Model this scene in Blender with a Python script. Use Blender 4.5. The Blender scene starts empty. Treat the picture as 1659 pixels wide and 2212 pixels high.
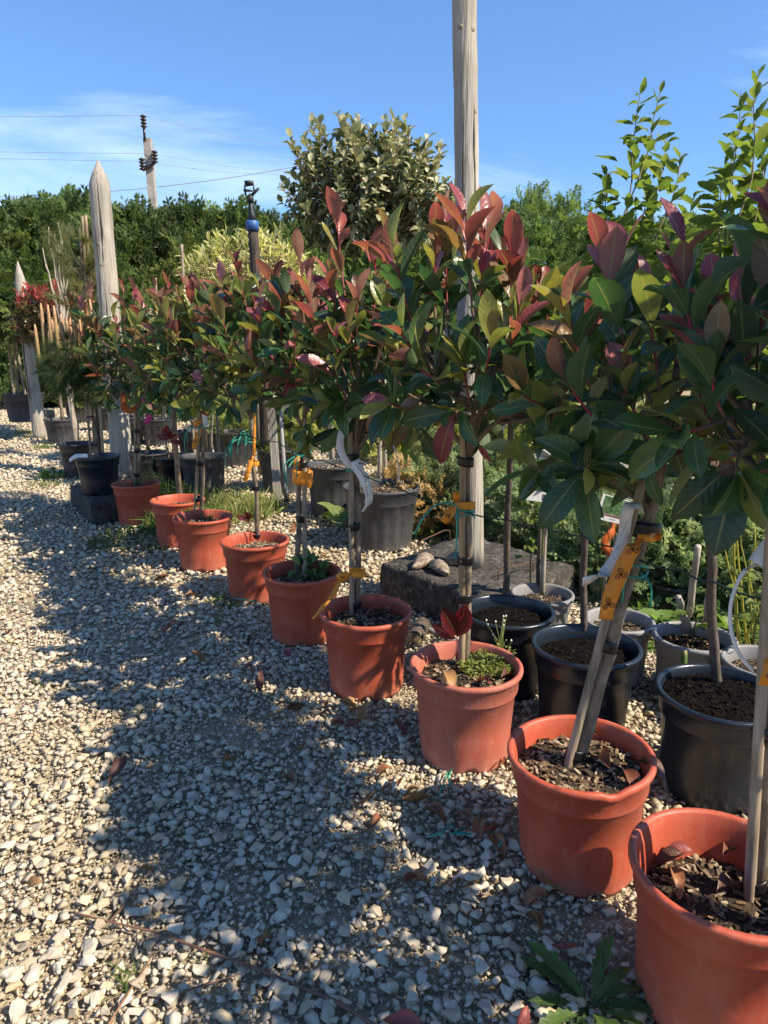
import bpy, bmesh, math, random
import numpy as np
from mathutils import Vector, Matrix, Quaternion, noise as mnoise

random.seed(7)
RNG = np.random.default_rng(7)
R = math.radians
scene = bpy.context.scene
COL = scene.collection

# ------------------------------------------------------------------ camera
F, CX, CY = 1497.0, 829.5, 1106.0            # measured in a 1659 x 2212 copy of the photograph
PITCH, CAMH = R(13.22), 1.226
cam = bpy.data.cameras.new('camera')
cam_o = bpy.data.objects.new('camera', cam)
COL.objects.link(cam_o)
cam_o.location = (0, 0, CAMH)
cam_o.rotation_euler = (math.pi / 2 - PITCH, 0, 0)
cam.sensor_fit = 'VERTICAL'
cam.sensor_height = 36
cam.lens = F / 2212 * 36
cam.clip_start = 0.02
cam.clip_end = 2000
scene.camera = cam_o
CAM = Vector((0, 0, CAMH))

# ------------------------------------------------------------------ sky and sun
SUN_EL = R(44.5)
SUN_TO = Vector((0.90, -0.435, 0)).normalized()       # horizontal direction towards the sun
w = bpy.data.worlds.new('World')
scene.world = w
w.use_nodes = True
nt = w.node_tree
nt.nodes.clear()
N = nt.nodes.new
sky = N('ShaderNodeTexSky')
sky.sky_type = 'NISHITA'
sky.sun_disc = False
sky.sun_elevation = SUN_EL
sky.sun_rotation = math.atan2(SUN_TO.x, SUN_TO.y)
sky.air_density = 1.0
sky.dust_density = 0.0
sky.ozone_density = 2.2
tc = N('ShaderNodeTexCoord')
sep = N('ShaderNodeSeparateXYZ')
nt.links.new(tc.outputs['Generated'], sep.inputs[0])
addz = N('ShaderNodeMath'); addz.operation = 'ADD'; addz.inputs[1].default_value = 0.12
nt.links.new(sep.outputs['Z'], addz.inputs[0])
mxz = N('ShaderNodeMath'); mxz.operation = 'MAXIMUM'; mxz.inputs[1].default_value = 0.06
nt.links.new(addz.outputs[0], mxz.inputs[0])
dx = N('ShaderNodeMath'); dx.operation = 'DIVIDE'
dy = N('ShaderNodeMath'); dy.operation = 'DIVIDE'
nt.links.new(sep.outputs['X'], dx.inputs[0]); nt.links.new(mxz.outputs[0], dx.inputs[1])
nt.links.new(sep.outputs['Y'], dy.inputs[0]); nt.links.new(mxz.outputs[0], dy.inputs[1])
cmb = N('ShaderNodeCombineXYZ')
nt.links.new(dx.outputs[0], cmb.inputs[0]); nt.links.new(dy.outputs[0], cmb.inputs[1])
mp = N('ShaderNodeMapping')
mp.inputs['Location'].default_value = (20.1, 14.2, 0)
mp.inputs['Rotation'].default_value = (0, 0, R(18))
mp.inputs['Scale'].default_value = (0.42, 1.0, 1)
nt.links.new(cmb.outputs[0], mp.inputs[0])
cn = N('ShaderNodeTexNoise')
cn.inputs["Scale"].default_value = 0.62
cn.inputs['Detail'].default_value = 7
cn.inputs['Roughness'].default_value = 0.58
cn.inputs['Distortion'].default_value = 0.5
nt.links.new(mp.outputs[0], cn.inputs['Vector'])
cr = N('ShaderNodeValToRGB')
cr.color_ramp.elements[0].position = 0.575
cr.color_ramp.elements[0].color = (0, 0, 0, 1)
cr.color_ramp.elements[1].position = 0.80
cr.color_ramp.elements[1].color = (0.5, 0.5, 0.5, 1)
nt.links.new(cn.outputs[0], cr.inputs[0])
cmix = N('ShaderNodeMixRGB')
cmix.inputs['Color2'].default_value = (6.5, 7.2, 8.2, 1)
nt.links.new(cr.outputs[0], cmix.inputs['Fac'])
tint = N('ShaderNodeMixRGB'); tint.blend_type = 'MULTIPLY'; tint.inputs['Fac'].default_value = 1
tint.inputs['Color2'].default_value = (0.54, 0.78, 1.08, 1)
gm_ = N('ShaderNodeGamma'); gm_.inputs['Gamma'].default_value = 0.8
nt.links.new(sky.outputs[0], gm_.inputs[0]); nt.links.new(gm_.outputs[0], tint.inputs['Color1'])
nt.links.new(tint.outputs[0], cmix.inputs['Color1'])
bg = N('ShaderNodeBackground')
bg.inputs['Strength'].default_value = 0.142
nt.links.new(cmix.outputs[0], bg.inputs['Color'])
wo = N('ShaderNodeOutputWorld')
nt.links.new(bg.outputs[0], wo.inputs[0])

sun = bpy.data.lights.new('sun', 'SUN')
sun.energy = 4.8
sun.angle = R(0.53)
sun.color = (1.0, 0.885, 0.71)
sun_o = bpy.data.objects.new('sun', sun)
COL.objects.link(sun_o)
sd = Vector((SUN_TO.x * math.cos(SUN_EL), SUN_TO.y * math.cos(SUN_EL), math.sin(SUN_EL)))
sun_o.rotation_euler = sd.to_track_quat('Z', 'Y').to_euler()
sun_o.location = (6, -3, 8)

vs = scene.view_settings
vs.view_transform = 'Standard'
vs.look = 'None'
vs.exposure = 0.92
vs.gamma = 1.0
vs.use_curve_mapping = False
scene.cycles.max_bounces = 7
scene.cycles.transparent_max_bounces = 6
scene.cycles.use_denoising = True


# ------------------------------------------------------------------ pixel helpers (1659 x 2212 frame)
def ray(u, v):
    a, b = (u - CX) / F, (v - CY) / F
    c, s = math.cos(PITCH), math.sin(PITCH)
    return Vector((a, c - b * s, -(b * c + s)))


def gz(u, v, z=0.0):
    d = ray(u, v)
    return CAM + d * ((z - CAMH) / d.z)


def gy(u, v, Y):
    d = ray(u, v)
    return CAM + d * (Y / d.y)


# ------------------------------------------------------------------ materials
def newmat(name):
    m = bpy.data.materials.new(name)
    m.use_nodes = True
    t = m.node_tree
    t.nodes.clear()
    out = t.nodes.new('ShaderNodeOutputMaterial')
    return m, t, out


def nd(t, kind, **kw):
    n = t.nodes.new(kind)
    for k, v in kw.items():
        if k in n.inputs:
            n.inputs[k].default_value = v
        else:
            setattr(n, k, v)
    return n


def ln(t, a, b):
    t.links.new(a, b)


def ramp(t, stops):
    r = t.nodes.new('ShaderNodeValToRGB')
    e = r.color_ramp.elements
    while len(e) < len(stops):
        e.new(0.5)
    for k, (p, c) in enumerate(stops):
        e[k].position = p
        e[k].color = (c[0], c[1], c[2], 1)
    return r


def mat_noise(name, stops, scale=8, detail=6, rough=0.8, bump=0.3, bscale=None, stretch=(1, 1, 1), dist=0.01, spec=0.4, coat=0.0):
    m, t, out = newmat(name)
    co = nd(t, 'ShaderNodeTexCoord')
    mpn = nd(t, 'ShaderNodeMapping', Scale=stretch)
    oi = nd(t, 'ShaderNodeObjectInfo')
    sc = nd(t, 'ShaderNodeVectorMath', operation='SCALE', Scale=17.0)
    cx = nd(t, 'ShaderNodeCombineXYZ')
    ln(t, oi.outputs['Random'], cx.inputs[0]); ln(t, oi.outputs['Random'], cx.inputs[1])
    ln(t, cx.outputs[0], sc.inputs[0])
    ad = nd(t, 'ShaderNodeVectorMath', operation='ADD')
    ln(t, co.outputs['Object'], mpn.inputs[0]); ln(t, mpn.outputs[0], ad.inputs[0]); ln(t, sc.outputs[0], ad.inputs[1])
    n1 = nd(t, 'ShaderNodeTexNoise', Scale=scale, Detail=detail, Roughness=0.62)
    ln(t, ad.outputs[0], n1.inputs['Vector'])
    r = ramp(t, stops)
    ln(t, n1.outputs[0], r.inputs[0])
    b = nd(t, 'ShaderNodeBsdfPrincipled', Roughness=rough)
    b.inputs['Specular IOR Level'].default_value = spec
    b.inputs['Coat Weight'].default_value = coat
    ns = nd(t, 'ShaderNodeTexNoise', Scale=max(1.5, scale * 0.22), Detail=4, Distortion=0.8)
    ln(t, co.outputs['Object'], ns.inputs['Vector'])
    ms_ = nd(t, 'ShaderNodeMapRange'); ms_.inputs['From Min'].default_value = 0.3; ms_.inputs['From Max'].default_value = 0.7
    ms_.inputs['To Min'].default_value = 0.68; ms_.inputs['To Max'].default_value = 1.15
    ln(t, ns.outputs[0], ms_.inputs['Value'])
    hs = nd(t, 'ShaderNodeHueSaturation'); ln(t, r.outputs[0], hs.inputs['Color']); ln(t, ms_.outputs[0], hs.inputs['Value'])
    ln(t, hs.outputs[0], b.inputs['Base Color'])
    n2 = nd(t, 'ShaderNodeTexNoise', Scale=bscale or scale * 3, Detail=5)
    ln(t, ad.outputs[0], n2.inputs['Vector'])
    bp = nd(t, 'ShaderNodeBump', Strength=bump, Distance=dist)
    ln(t, n2.outputs[0], bp.inputs['Height'])
    ln(t, bp.outputs[0], b.inputs['Normal'])
    ln(t, b.outputs[0], out.inputs[0])
    return m


def mat_plastic(name, c, dust=(0.5, 0.45, 0.38), dustamt=0.25, rough=0.42, spec=0.45):
    m, t, out = newmat(name)
    co = nd(t, 'ShaderNodeTexCoord')
    oi = nd(t, 'ShaderNodeObjectInfo')
    n1 = nd(t, 'ShaderNodeTexNoise', Scale=7.0, Detail=8, Roughness=0.7)
    n1.noise_dimensions = '4D'
    wv = nd(t, 'ShaderNodeMath', operation='MULTIPLY'); wv.inputs[1].default_value = 40
    ln(t, oi.outputs['Random'], wv.inputs[0]); ln(t, wv.outputs[0], n1.inputs['W'])
    ln(t, co.outputs['Object'], n1.inputs['Vector'])
    r = ramp(t, [(0.42, (0, 0, 0)), (0.75, (dustamt,) * 3)])
    ln(t, n1.outputs[0], r.inputs[0])
    # splashed dirt near the ground and streaks
    mpn = nd(t, 'ShaderNodeMapping', Scale=(16, 16, 2))
    ln(t, co.outputs['Object'], mpn.inputs[0])
    n3 = nd(t, 'ShaderNodeTexNoise', Scale=3.0, Detail=4)
    ln(t, mpn.outputs[0], n3.inputs['Vector'])
    r3 = ramp(t, [(0.5, (0, 0, 0)), (0.8, (dustamt * 0.7,) * 3)])
    ln(t, n3.outputs[0], r3.inputs[0])
    mx = nd(t, 'ShaderNodeMixRGB', blend_type='ADD'); mx.inputs['Fac'].default_value = 1
    ln(t, r.outputs[0], mx.inputs['Color1']); ln(t, r3.outputs[0], mx.inputs['Color2'])
    n4 = nd(t, 'ShaderNodeTexNoise', Scale=34.0, Detail=9, Roughness=0.75)
    ln(t, co.outputs['Object'], n4.inputs['Vector'])
    r4 = ramp(t, [(0.56, (0, 0, 0)), (0.70, (dustamt * 1.1,) * 3)])
    ln(t, n4.outputs[0], r4.inputs[0])
    # mud splashed up from the ground
    sz = nd(t, 'ShaderNodeSeparateXYZ'); ln(t, co.outputs['Object'], sz.inputs[0])
    mz = nd(t, 'ShaderNodeMapRange'); mz.inputs['From Min'].default_value = 0.0; mz.inputs['From Max'].default_value = 0.11
    mz.inputs['To Min'].default_value = 1.0; mz.inputs['To Max'].default_value = 0.0
    ln(t, sz.outputs['Z'], mz.inputs['Value'])
    mm = nd(t, 'ShaderNodeMath', operation='MULTIPLY'); ln(t, mz.outputs[0], mm.inputs[0]); ln(t, n4.outputs[0], mm.inputs[1])
    rm4 = ramp(t, [(0.22, (0, 0, 0)), (0.62, (dustamt * 1.6,) * 3)]); ln(t, mm.outputs[0], rm4.inputs[0])
    mx0 = nd(t, 'ShaderNodeMixRGB', blend_type='ADD'); mx0.inputs['Fac'].default_value = 1
    ln(t, mx.outputs[0], mx0.inputs['Color1']); ln(t, r4.outputs[0], mx0.inputs['Color2'])
    mx5 = nd(t, 'ShaderNodeMixRGB', blend_type='ADD'); mx5.inputs['Fac'].default_value = 1
    ln(t, mx0.outputs[0], mx5.inputs['Color1']); ln(t, rm4.outputs[0], mx5.inputs['Color2'])
    mx = mx5
    mix = nd(t, 'ShaderNodeMixRGB', Color2=(*dust, 1))
    vr = nd(t, 'ShaderNodeHueSaturation', Color=(*c, 1))
    vm = nd(t, 'ShaderNodeMapRange'); vm.inputs['To Min'].default_value = 0.82; vm.inputs['To Max'].default_value = 1.15
    ln(t, oi.outputs['Random'], vm.inputs['Value']); ln(t, vm.outputs[0], vr.inputs['Value'])
    ln(t, vr.outputs[0], mix.inputs['Color1'])
    ln(t, mx.outputs[0], mix.inputs['Fac'])
    b = nd(t, 'ShaderNodeBsdfPrincipled')
    b.inputs['Specular IOR Level'].default_value = spec
    ln(t, mix.outputs[0], b.inputs['Base Color'])
    rr = nd(t, 'ShaderNodeMapRange'); rr.inputs['To Min'].default_value = rough - 0.08; rr.inputs['To Max'].default_value = rough + 0.25
    ln(t, n1.outputs[0], rr.inputs['Value']); ln(t, rr.outputs[0], b.inputs['Roughness'])
    n2 = nd(t, 'ShaderNodeTexNoise', Scale=90.0, Detail=3)
    ln(t, co.outputs['Object'], n2.inputs['Vector'])
    bp = nd(t, 'ShaderNodeBump', Strength=0.12, Distance=0.004)
    ln(t, n2.outputs[0], bp.inputs['Height']); ln(t, bp.outputs[0], b.inputs['Normal'])
    ln(t, b.outputs[0], out.inputs[0])
    return m


def mat_leaf(name, use_obj, transl=0.36, rough=0.33, rib=0.8, spec=0.5, blotch=0.0):
    m, t, out = newmat(name)
    if use_obj:
        src = nd(t, 'ShaderNodeObjectInfo').outputs['Color']
    else:
        a = nd(t, 'ShaderNodeAttribute'); a.attribute_name = 'Col'
        src = a.outputs['Color']
    co = nd(t, 'ShaderNodeTexCoord')
    n1 = nd(t, 'ShaderNodeTexNoise', Scale=3.5 if use_obj else 40.0, Detail=4)
    ln(t, co.outputs['Object'], n1.inputs['Vector'])
    if use_obj:
        oi = nd(t, 'ShaderNodeObjectInfo')
        n1.noise_dimensions = '4D'
        wv = nd(t, 'ShaderNodeMath', operation='MULTIPLY'); wv.inputs[1].default_value = 90
        ln(t, oi.outputs['Random'], wv.inputs[0]); ln(t, wv.outputs[0], n1.inputs['W'])
    mr = nd(t, 'ShaderNodeMapRange')
    mr.inputs['From Min'].default_value = 0.25; mr.inputs['From Max'].default_value = 0.75
    mr.inputs['To Min'].default_value = 0.72; mr.inputs['To Max'].default_value = 1.28
    ln(t, n1.outputs[0], mr.inputs['Value'])
    hv = nd(t, 'ShaderNodeHueSaturation')
    ln(t, mr.outputs[0], hv.inputs['Value'])
    h2 = nd(t, 'ShaderNodeMapRange'); h2.inputs['To Min'].default_value = 0.487; h2.inputs['To Max'].default_value = 0.52
    ln(t, n1.outputs[0], h2.inputs['Value']); ln(t, h2.outputs[0], hv.inputs['Hue'])
    ln(t, src, hv.inputs['Color'])
    base = hv.outputs[0]
    # midrib
    ac = nd(t, 'ShaderNodeAttribute'); ac.attribute_name = 'ac'
    ab = nd(t, 'ShaderNodeMath', operation='ABSOLUTE'); ln(t, ac.outputs['Fac'], ab.inputs[0])
    rm = nd(t, 'ShaderNodeMapRange')
    rm.inputs['From Min'].default_value = 0.03; rm.inputs['From Max'].default_value = 0.10
    rm.inputs['To Min'].default_value = rib; rm.inputs['To Max'].default_value = 0
    ln(t, ab.outputs[0], rm.inputs['Value'])
    lite = nd(t, 'ShaderNodeMixRGB', blend_type='MIX'); lite.inputs['Fac'].default_value = 0.55
    lite.inputs['Color2'].default_value = (0.32, 0.30, 0.10, 1)
    ln(t, base, lite.inputs['Color1'])
    mb = nd(t, 'ShaderNodeMixRGB')
    ln(t, rm.outputs[0], mb.inputs['Fac']); ln(t, base, mb.inputs['Color1']); ln(t, lite.outputs[0], mb.inputs['Color2'])
    vein = None
    if use_obj:
        al = nd(t, 'ShaderNodeAttribute'); al.attribute_name = 'al'
        m1 = nd(t, 'ShaderNodeMath', operation='MULTIPLY'); m1.inputs[1].default_value = 9.0; ln(t, al.outputs['Fac'], m1.inputs[0])
        m2_ = nd(t, 'ShaderNodeMath', operation='MULTIPLY'); m2_.inputs[1].default_value = 1.7; ln(t, ab.outputs[0], m2_.inputs[0])
        m3 = nd(t, 'ShaderNodeMath', operation='SUBTRACT'); ln(t, m1.outputs[0], m3.inputs[0]); ln(t, m2_.outputs[0], m3.inputs[1])
        m4 = nd(t, 'ShaderNodeMath', operation='FRACT'); ln(t, m3.outputs[0], m4.inputs[0])
        m5 = nd(t, 'ShaderNodeMath', operation='PINGPONG'); m5.inputs[1].default_value = 0.5; ln(t, m4.outputs[0], m5.inputs[0])
        vr_ = nd(t, 'ShaderNodeMapRange'); vr_.inputs['From Min'].default_value = 0.0; vr_.inputs['From Max'].default_value = 0.13
        vr_.inputs['To Min'].default_value = 0.15; vr_.inputs['To Max'].default_value = 0.0
        ln(t, m5.outputs[0], vr_.inputs['Value'])
        mv = nd(t, 'ShaderNodeMixRGB'); ln(t, vr_.outputs[0], mv.inputs['Fac']); ln(t, mb.outputs[0], mv.inputs['Color1']); ln(t, lite.outputs[0], mv.inputs['Color2'])
        mb = mv
        vein = m5.outputs[0]
    # paler, duller underside
    geo = nd(t, 'ShaderNodeNewGeometry')
    und = nd(t, 'ShaderNodeMixRGB'); und.inputs['Fac'].default_value = 0.30
    und.inputs['Color2'].default_value = (0.17, 0.23, 0.10, 1)
    ln(t, mb.outputs[0], und.inputs['Color1'])
    sid = nd(t, 'ShaderNodeMixRGB')
    ln(t, geo.outputs['Backfacing'], sid.inputs['Fac']); ln(t, mb.outputs[0], sid.inputs['Color1']); ln(t, und.outputs[0], sid.inputs['Color2'])
    b = nd(t, 'ShaderNodeBsdfPrincipled', Roughness=rough)
    b.inputs['Specular IOR Level'].default_value = spec
    rg = nd(t, 'ShaderNodeMapRange'); rg.inputs['To Min'].default_value = rough; rg.inputs['To Max'].default_value = rough + 0.3
    ln(t, geo.outputs['Backfacing'], rg.inputs['Value']); ln(t, rg.outputs[0], b.inputs['Roughness'])
    ln(t, sid.outputs[0], b.inputs['Base Color'])
    bp = nd(t, 'ShaderNodeBump', Strength=0.12, Distance=0.02 if use_obj else 0.002)
    wn = nd(t, 'ShaderNodeTexNoise', Scale=6.0 if use_obj else 60.0, Detail=2)
    ln(t, co.outputs['Object'], wn.inputs['Vector']); ln(t, bp.outputs[0], b.inputs['Normal'])
    if vein is not None:
        hs_ = nd(t, 'ShaderNodeMath', operation='MULTIPLY_ADD'); hs_.inputs[1].default_value = 0.35
        ln(t, vein, hs_.inputs[0]); ln(t, wn.outputs[0], hs_.inputs[2]); ln(t, hs_.outputs[0], bp.inputs['Height'])
    else:
        ln(t, wn.outputs[0], bp.inputs['Height'])
    tr = nd(t, 'ShaderNodeBsdfTranslucent')
    tcx = nd(t, 'ShaderNodeMixRGB', blend_type='MULTIPLY'); tcx.inputs['Fac'].default_value = 1
    tcx.inputs['Color2'].default_value = (1.6, 1.7, 1.05, 1)
    ln(t, mb.outputs[0], tcx.inputs['Color1']); ln(t, tcx.outputs[0], tr.inputs['Color'])
    ms = nd(t, 'ShaderNodeMixShader'); ms.inputs['Fac'].default_value = transl
    ln(t, b.outputs[0], ms.inputs[1]); ln(t, tr.outputs[0], ms.inputs[2])
    ln(t, ms.outputs[0], out.inputs[0])
    return m


def mat_attr(name, rough=0.85, bump=0.3, bscale=60, var=0.25, spec=0.3):
    """vertex-colour material for bark, chips, needles"""
    m, t, out = newmat(name)
    a = nd(t, 'ShaderNodeAttribute'); a.attribute_name = 'Col'
    co = nd(t, 'ShaderNodeTexCoord')
    n1 = nd(t, 'ShaderNodeTexNoise', Scale=bscale, Detail=5)
    ln(t, co.outputs['Object'], n1.inputs['Vector'])
    mr = nd(t, 'ShaderNodeMapRange'); mr.inputs['From Min'].default_value = 0.3; mr.inputs['From Max'].default_value = 0.7
    mr.inputs['To Min'].default_value = 1 - var; mr.inputs['To Max'].default_value = 1 + var
    ln(t, n1.outputs[0], mr.inputs['Value'])
    hv = nd(t, 'ShaderNodeHueSaturation')
    ln(t, mr.outputs[0], hv.inputs['Value']); ln(t, a.outputs['Color'], hv.inputs['Color'])
    b = nd(t, 'ShaderNodeBsdfPrincipled', Roughness=rough)
    b.inputs['Specular IOR Level'].default_value = spec
    ln(t, hv.outputs[0], b.inputs['Base Color'])
    bp = nd(t, 'ShaderNodeBump', Strength=bump, Distance=0.004)
    ln(t, n1.outputs[0], bp.inputs['Height']); ln(t, bp.outputs[0], b.inputs['Normal'])
    ln(t, b.outputs[0], out.inputs[0])
    return m


def mat_stone(name):
    m, t, out = newmat(name)
    a = nd(t, 'ShaderNodeAttribute'); a.attribute_name = 'tone'
    oi = nd(t, 'ShaderNodeObjectInfo')
    ad = nd(t, 'ShaderNodeMath', operation='ADD'); ln(t, a.outputs['Fac'], ad.inputs[0]); ln(t, oi.outputs['Random'], ad.inputs[1])
    fr = nd(t, 'ShaderNodeMath', operation='FRACT'); ln(t, ad.outputs[0], fr.inputs[0])
    r = ramp(t, [(0.0, (0.32, 0.26, 0.18)), (0.18, (0.46, 0.385, 0.28)), (0.42, (0.55, 0.47, 0.35)), (0.60, (0.47, 0.415, 0.33)),
                 (0.78, (0.59, 0.51, 0.39)), (0.91, (0.49, 0.375, 0.22)), (1.0, (0.36, 0.30, 0.215))])
    ln(t, fr.outputs[0], r.inputs[0])
    geo = nd(t, 'ShaderNodeNewGeometry')
    n1 = nd(t, 'ShaderNodeTexNoise', Scale=55.0, Detail=8, Roughness=0.7)
    ln(t, geo.outputs['Position'], n1.inputs['Vector'])
    mr = nd(t, 'ShaderNodeMapRange'); mr.inputs['From Min'].default_value = 0.3; mr.inputs['From Max'].default_value = 0.7
    mr.inputs['To Min'].default_value = 0.78; mr.inputs['To Max'].default_value = 1.16
    ln(t, n1.outputs[0], mr.inputs['Value'])
    hv = nd(t, 'ShaderNodeHueSaturation'); ln(t, r.outputs[0], hv.inputs['Color']); ln(t, mr.outputs[0], hv.inputs['Value'])
    # earth-stained patches of the yard
    n2 = nd(t, 'ShaderNodeTexNoise', Scale=1.7, Detail=5)
    ln(t, geo.outputs['Position'], n2.inputs['Vector'])
    rs = ramp(t, [(0.5, (0, 0, 0)), (0.68, (0.55, 0.55, 0.55))]); ln(t, n2.outputs[0], rs.inputs[0])
    mx = nd(t, 'ShaderNodeMixRGB', Color2=(0.36, 0.285, 0.17, 1)); ln(t, rs.outputs[0], mx.inputs['Fac']); ln(t, hv.outputs[0], mx.inputs['Color1'])
    b = nd(t, 'ShaderNodeBsdfPrincipled', Roughness=0.82)
    b.inputs['Specular IOR Level'].default_value = 0.3
    ln(t, mx.outputs[0], b.inputs['Base Color'])
    bp = nd(t, 'ShaderNodeBump', Strength=0.5, Distance=0.004)
    ln(t, n1.outputs[0], bp.inputs['Height']); ln(t, bp.outputs[0], b.inputs['Normal'])
    ln(t, b.outputs[0], out.inputs[0])
    return m


def mat_flat(name, c, rough=0.6, spec=0.4, transl=0.0):
    m, t, out = newmat(name)
    b = nd(t, 'ShaderNodeBsdfPrincipled', Roughness=rough)
    b.inputs['Specular IOR Level'].default_value = spec
    co = nd(t, 'ShaderNodeTexCoord')
    n1 = nd(t, 'ShaderNodeTexNoise', Scale=60.0, Detail=4)
    ln(t, co.outputs['Object'], n1.inputs['Vector'])
    mr = nd(t, 'ShaderNodeMapRange'); mr.inputs['To Min'].default_value = 0.8; mr.inputs['To Max'].default_value = 1.15
    ln(t, n1.outputs[0], mr.inputs['Value'])
    hv = nd(t, 'ShaderNodeHueSaturation', Color=(*c, 1)); ln(t, mr.outputs[0], hv.inputs['Value'])
    ln(t, hv.outputs[0], b.inputs['Base Color'])
    if transl:
        tr = nd(t, 'ShaderNodeBsdfTranslucent'); ln(t, hv.outputs[0], tr.inputs[0])
        ms = nd(t, 'ShaderNodeMixShader'); ms.inputs['Fac'].default_value = transl
        ln(t, b.outputs[0], ms.inputs[1]); ln(t, tr.outputs[0], ms.inputs[2]); ln(t, ms.outputs[0], out.inputs[0])
    else:
        ln(t, b.outputs[0], out.inputs[0])
    return m


M = {}
M['terra'] = mat_plastic('terracotta_plastic', (0.385, 0.066, 0.030), dust=(0.46, 0.18, 0.12), dustamt=0.42, rough=0.42, spec=0.4)
M['terra_faded'] = mat_plastic('faded_terracotta_plastic', (0.42, 0.105, 0.065), dust=(0.48, 0.24, 0.18), dustamt=0.4, rough=0.55, spec=0.3)
M['blueblack'] = mat_plastic('blue_black_plastic', (0.007, 0.012, 0.020), dust=(0.10, 0.10, 0.11), dustamt=0.06, rough=0.22, spec=0.55)
M['black'] = mat_plastic('black_plastic', (0.016, 0.016, 0.018), dust=(0.2, 0.18, 0.16), dustamt=0.25, rough=0.4)
M['dgrey'] = mat_plastic('dark_grey_plastic', (0.034, 0.036, 0.040), dust=(0.2, 0.19, 0.18), dustamt=0.26, rough=0.45)
M['grey'] = mat_plastic('grey_plastic', (0.20, 0.195, 0.20), dust=(0.35, 0.33, 0.3), dustamt=0.3, rough=0.5)
M['soil'] = mat_noise('potting_soil', [(0.3, (0.018, 0.012, 0.008)), (0.6, (0.055, 0.036, 0.022)), (0.8, (0.12, 0.085, 0.05))], scale=60, bump=1.0, bscale=120, dist=0.012, rough=0.95)
M['darksoil'] = mat_noise('dark_compost', [(0.3, (0.004, 0.003, 0.0025)), (0.6, (0.010, 0.007, 0.006)), (0.85, (0.028, 0.02, 0.016))], scale=70, bump=1.0, bscale=150, dist=0.014, rough=0.97, spec=0.08)
M['bark'] = mat_noise('grey_brown_bark', [(0.3, (0.07, 0.05, 0.034)), (0.5, (0.19, 0.145, 0.098)), (0.75, (0.33, 0.27, 0.19))], scale=30, stretch=(1, 1, 0.45), bump=0.8, bscale=70, dist=0.004)
M['darkbark'] = mat_noise('dark_bark', [(0.3, (0.045, 0.034, 0.028)), (0.55, (0.115, 0.088, 0.07)), (0.8, (0.22, 0.17, 0.14))], scale=34, stretch=(1, 1, 0.5), bump=0.8, bscale=80, dist=0.004)
M['palebark'] = mat_noise('pale_bark', [(0.3, (0.25, 0.2, 0.15)), (0.55, (0.40, 0.34, 0.27)), (0.8, (0.5, 0.44, 0.36))], scale=25, stretch=(1, 1, 0.4), bump=0.5, bscale=60, dist=0.003)
M['bamboo'] = mat_noise('weathered_bamboo', [(0.25, (0.15, 0.10, 0.055)), (0.5, (0.33, 0.235, 0.13)), (0.8, (0.47, 0.37, 0.24))], scale=14, stretch=(6, 6, 0.35), bump=0.5, bscale=30, dist=0.003, rough=0.6)
M['oldbamboo'] = mat_noise('grey_bamboo', [(0.25, (0.13, 0.095, 0.062)), (0.5, (0.30, 0.235, 0.16)), (0.8, (0.46, 0.385, 0.28))], scale=14, stretch=(6, 6, 0.35), bump=0.5, bscale=30, dist=0.003, rough=0.7)
M['post'] = mat_noise('weathered_post_wood', [(0.22, (0.12, 0.10, 0.08)), (0.42, (0.31, 0.275, 0.225)), (0.62, (0.41, 0.37, 0.31)), (0.85, (0.52, 0.48, 0.41))], scale=9, detail=9, stretch=(7, 7, 0.28), bump=0.9, bscale=14, dist=0.01, rough=0.9)
M['darkpost'] = mat_noise('dark_post_wood', [(0.3, (0.02, 0.016, 0.013)), (0.55, (0.06, 0.045, 0.034)), (0.85, (0.2, 0.16, 0.12))], scale=9, stretch=(5, 5, 0.4), bump=0.9, bscale=20, dist=0.01)
M['stoneblock'] = mat_noise('lichened_concrete', [(0.25, (0.018, 0.015, 0.013)), (0.48, (0.055, 0.048, 0.040)), (0.62, (0.10, 0.09, 0.075)), (0.72, (0.30, 0.27, 0.23))], scale=30, detail=10, bump=1.0, bscale=45, dist=0.02, rough=0.95)
M['flint'] = mat_noise('banded_flint', [(0.2, (0.10, 0.07, 0.045)), (0.4, (0.33, 0.27, 0.20)), (0.5, (0.15, 0.105, 0.07)), (0.6, (0.38, 0.32, 0.25)), (0.8, (0.22, 0.165, 0.11))], scale=14, detail=3, stretch=(1, 3, 1), bump=0.3, rough=0.6)
M['concrete'] = mat_noise('pale_concrete', [(0.3, (0.26, 0.24, 0.21)), (0.6, (0.38, 0.35, 0.31)), (0.85, (0.48, 0.45, 0.4))], scale=12, bump=0.4, rough=0.9)
M['tape'] = mat_flat('black_tape', (0.012, 0.012, 0.013), 0.35)
M['rubber'] = mat_flat('black_hose', (0.018, 0.018, 0.02), 0.5)
M['twine'] = mat_flat('green_plastic_twine', (0.012, 0.26, 0.19), 0.35, 0.5)
M['wire'] = mat_flat('dark_green_wire', (0.01, 0.03, 0.022), 0.45)
M['ribbon'] = mat_flat('orange_ribbon', (0.82, 0.33, 0.035), 0.45, 0.4, 0.35)
M['ribbon_old'] = mat_flat('dark_orange_ribbon', (0.5, 0.12, 0.025), 0.45, 0.4, 0.3)
M['pink'] = mat_flat('pink_ribbon', (0.6, 0.06, 0.3), 0.45, 0.4, 0.3)
M['print'] = mat_flat('black_print', (0.012, 0.009, 0.008), 0.6)
M['greyprint'] = mat_flat('faded_print', (0.22, 0.22, 0.25), 0.7)
M['paper'] = mat_flat('white_label_paper', (0.70, 0.70, 0.68), 0.55, 0.4, 0.12)
M['rust'] = mat_flat('rusty_iron', (0.10, 0.045, 0.025), 0.8)
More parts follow.
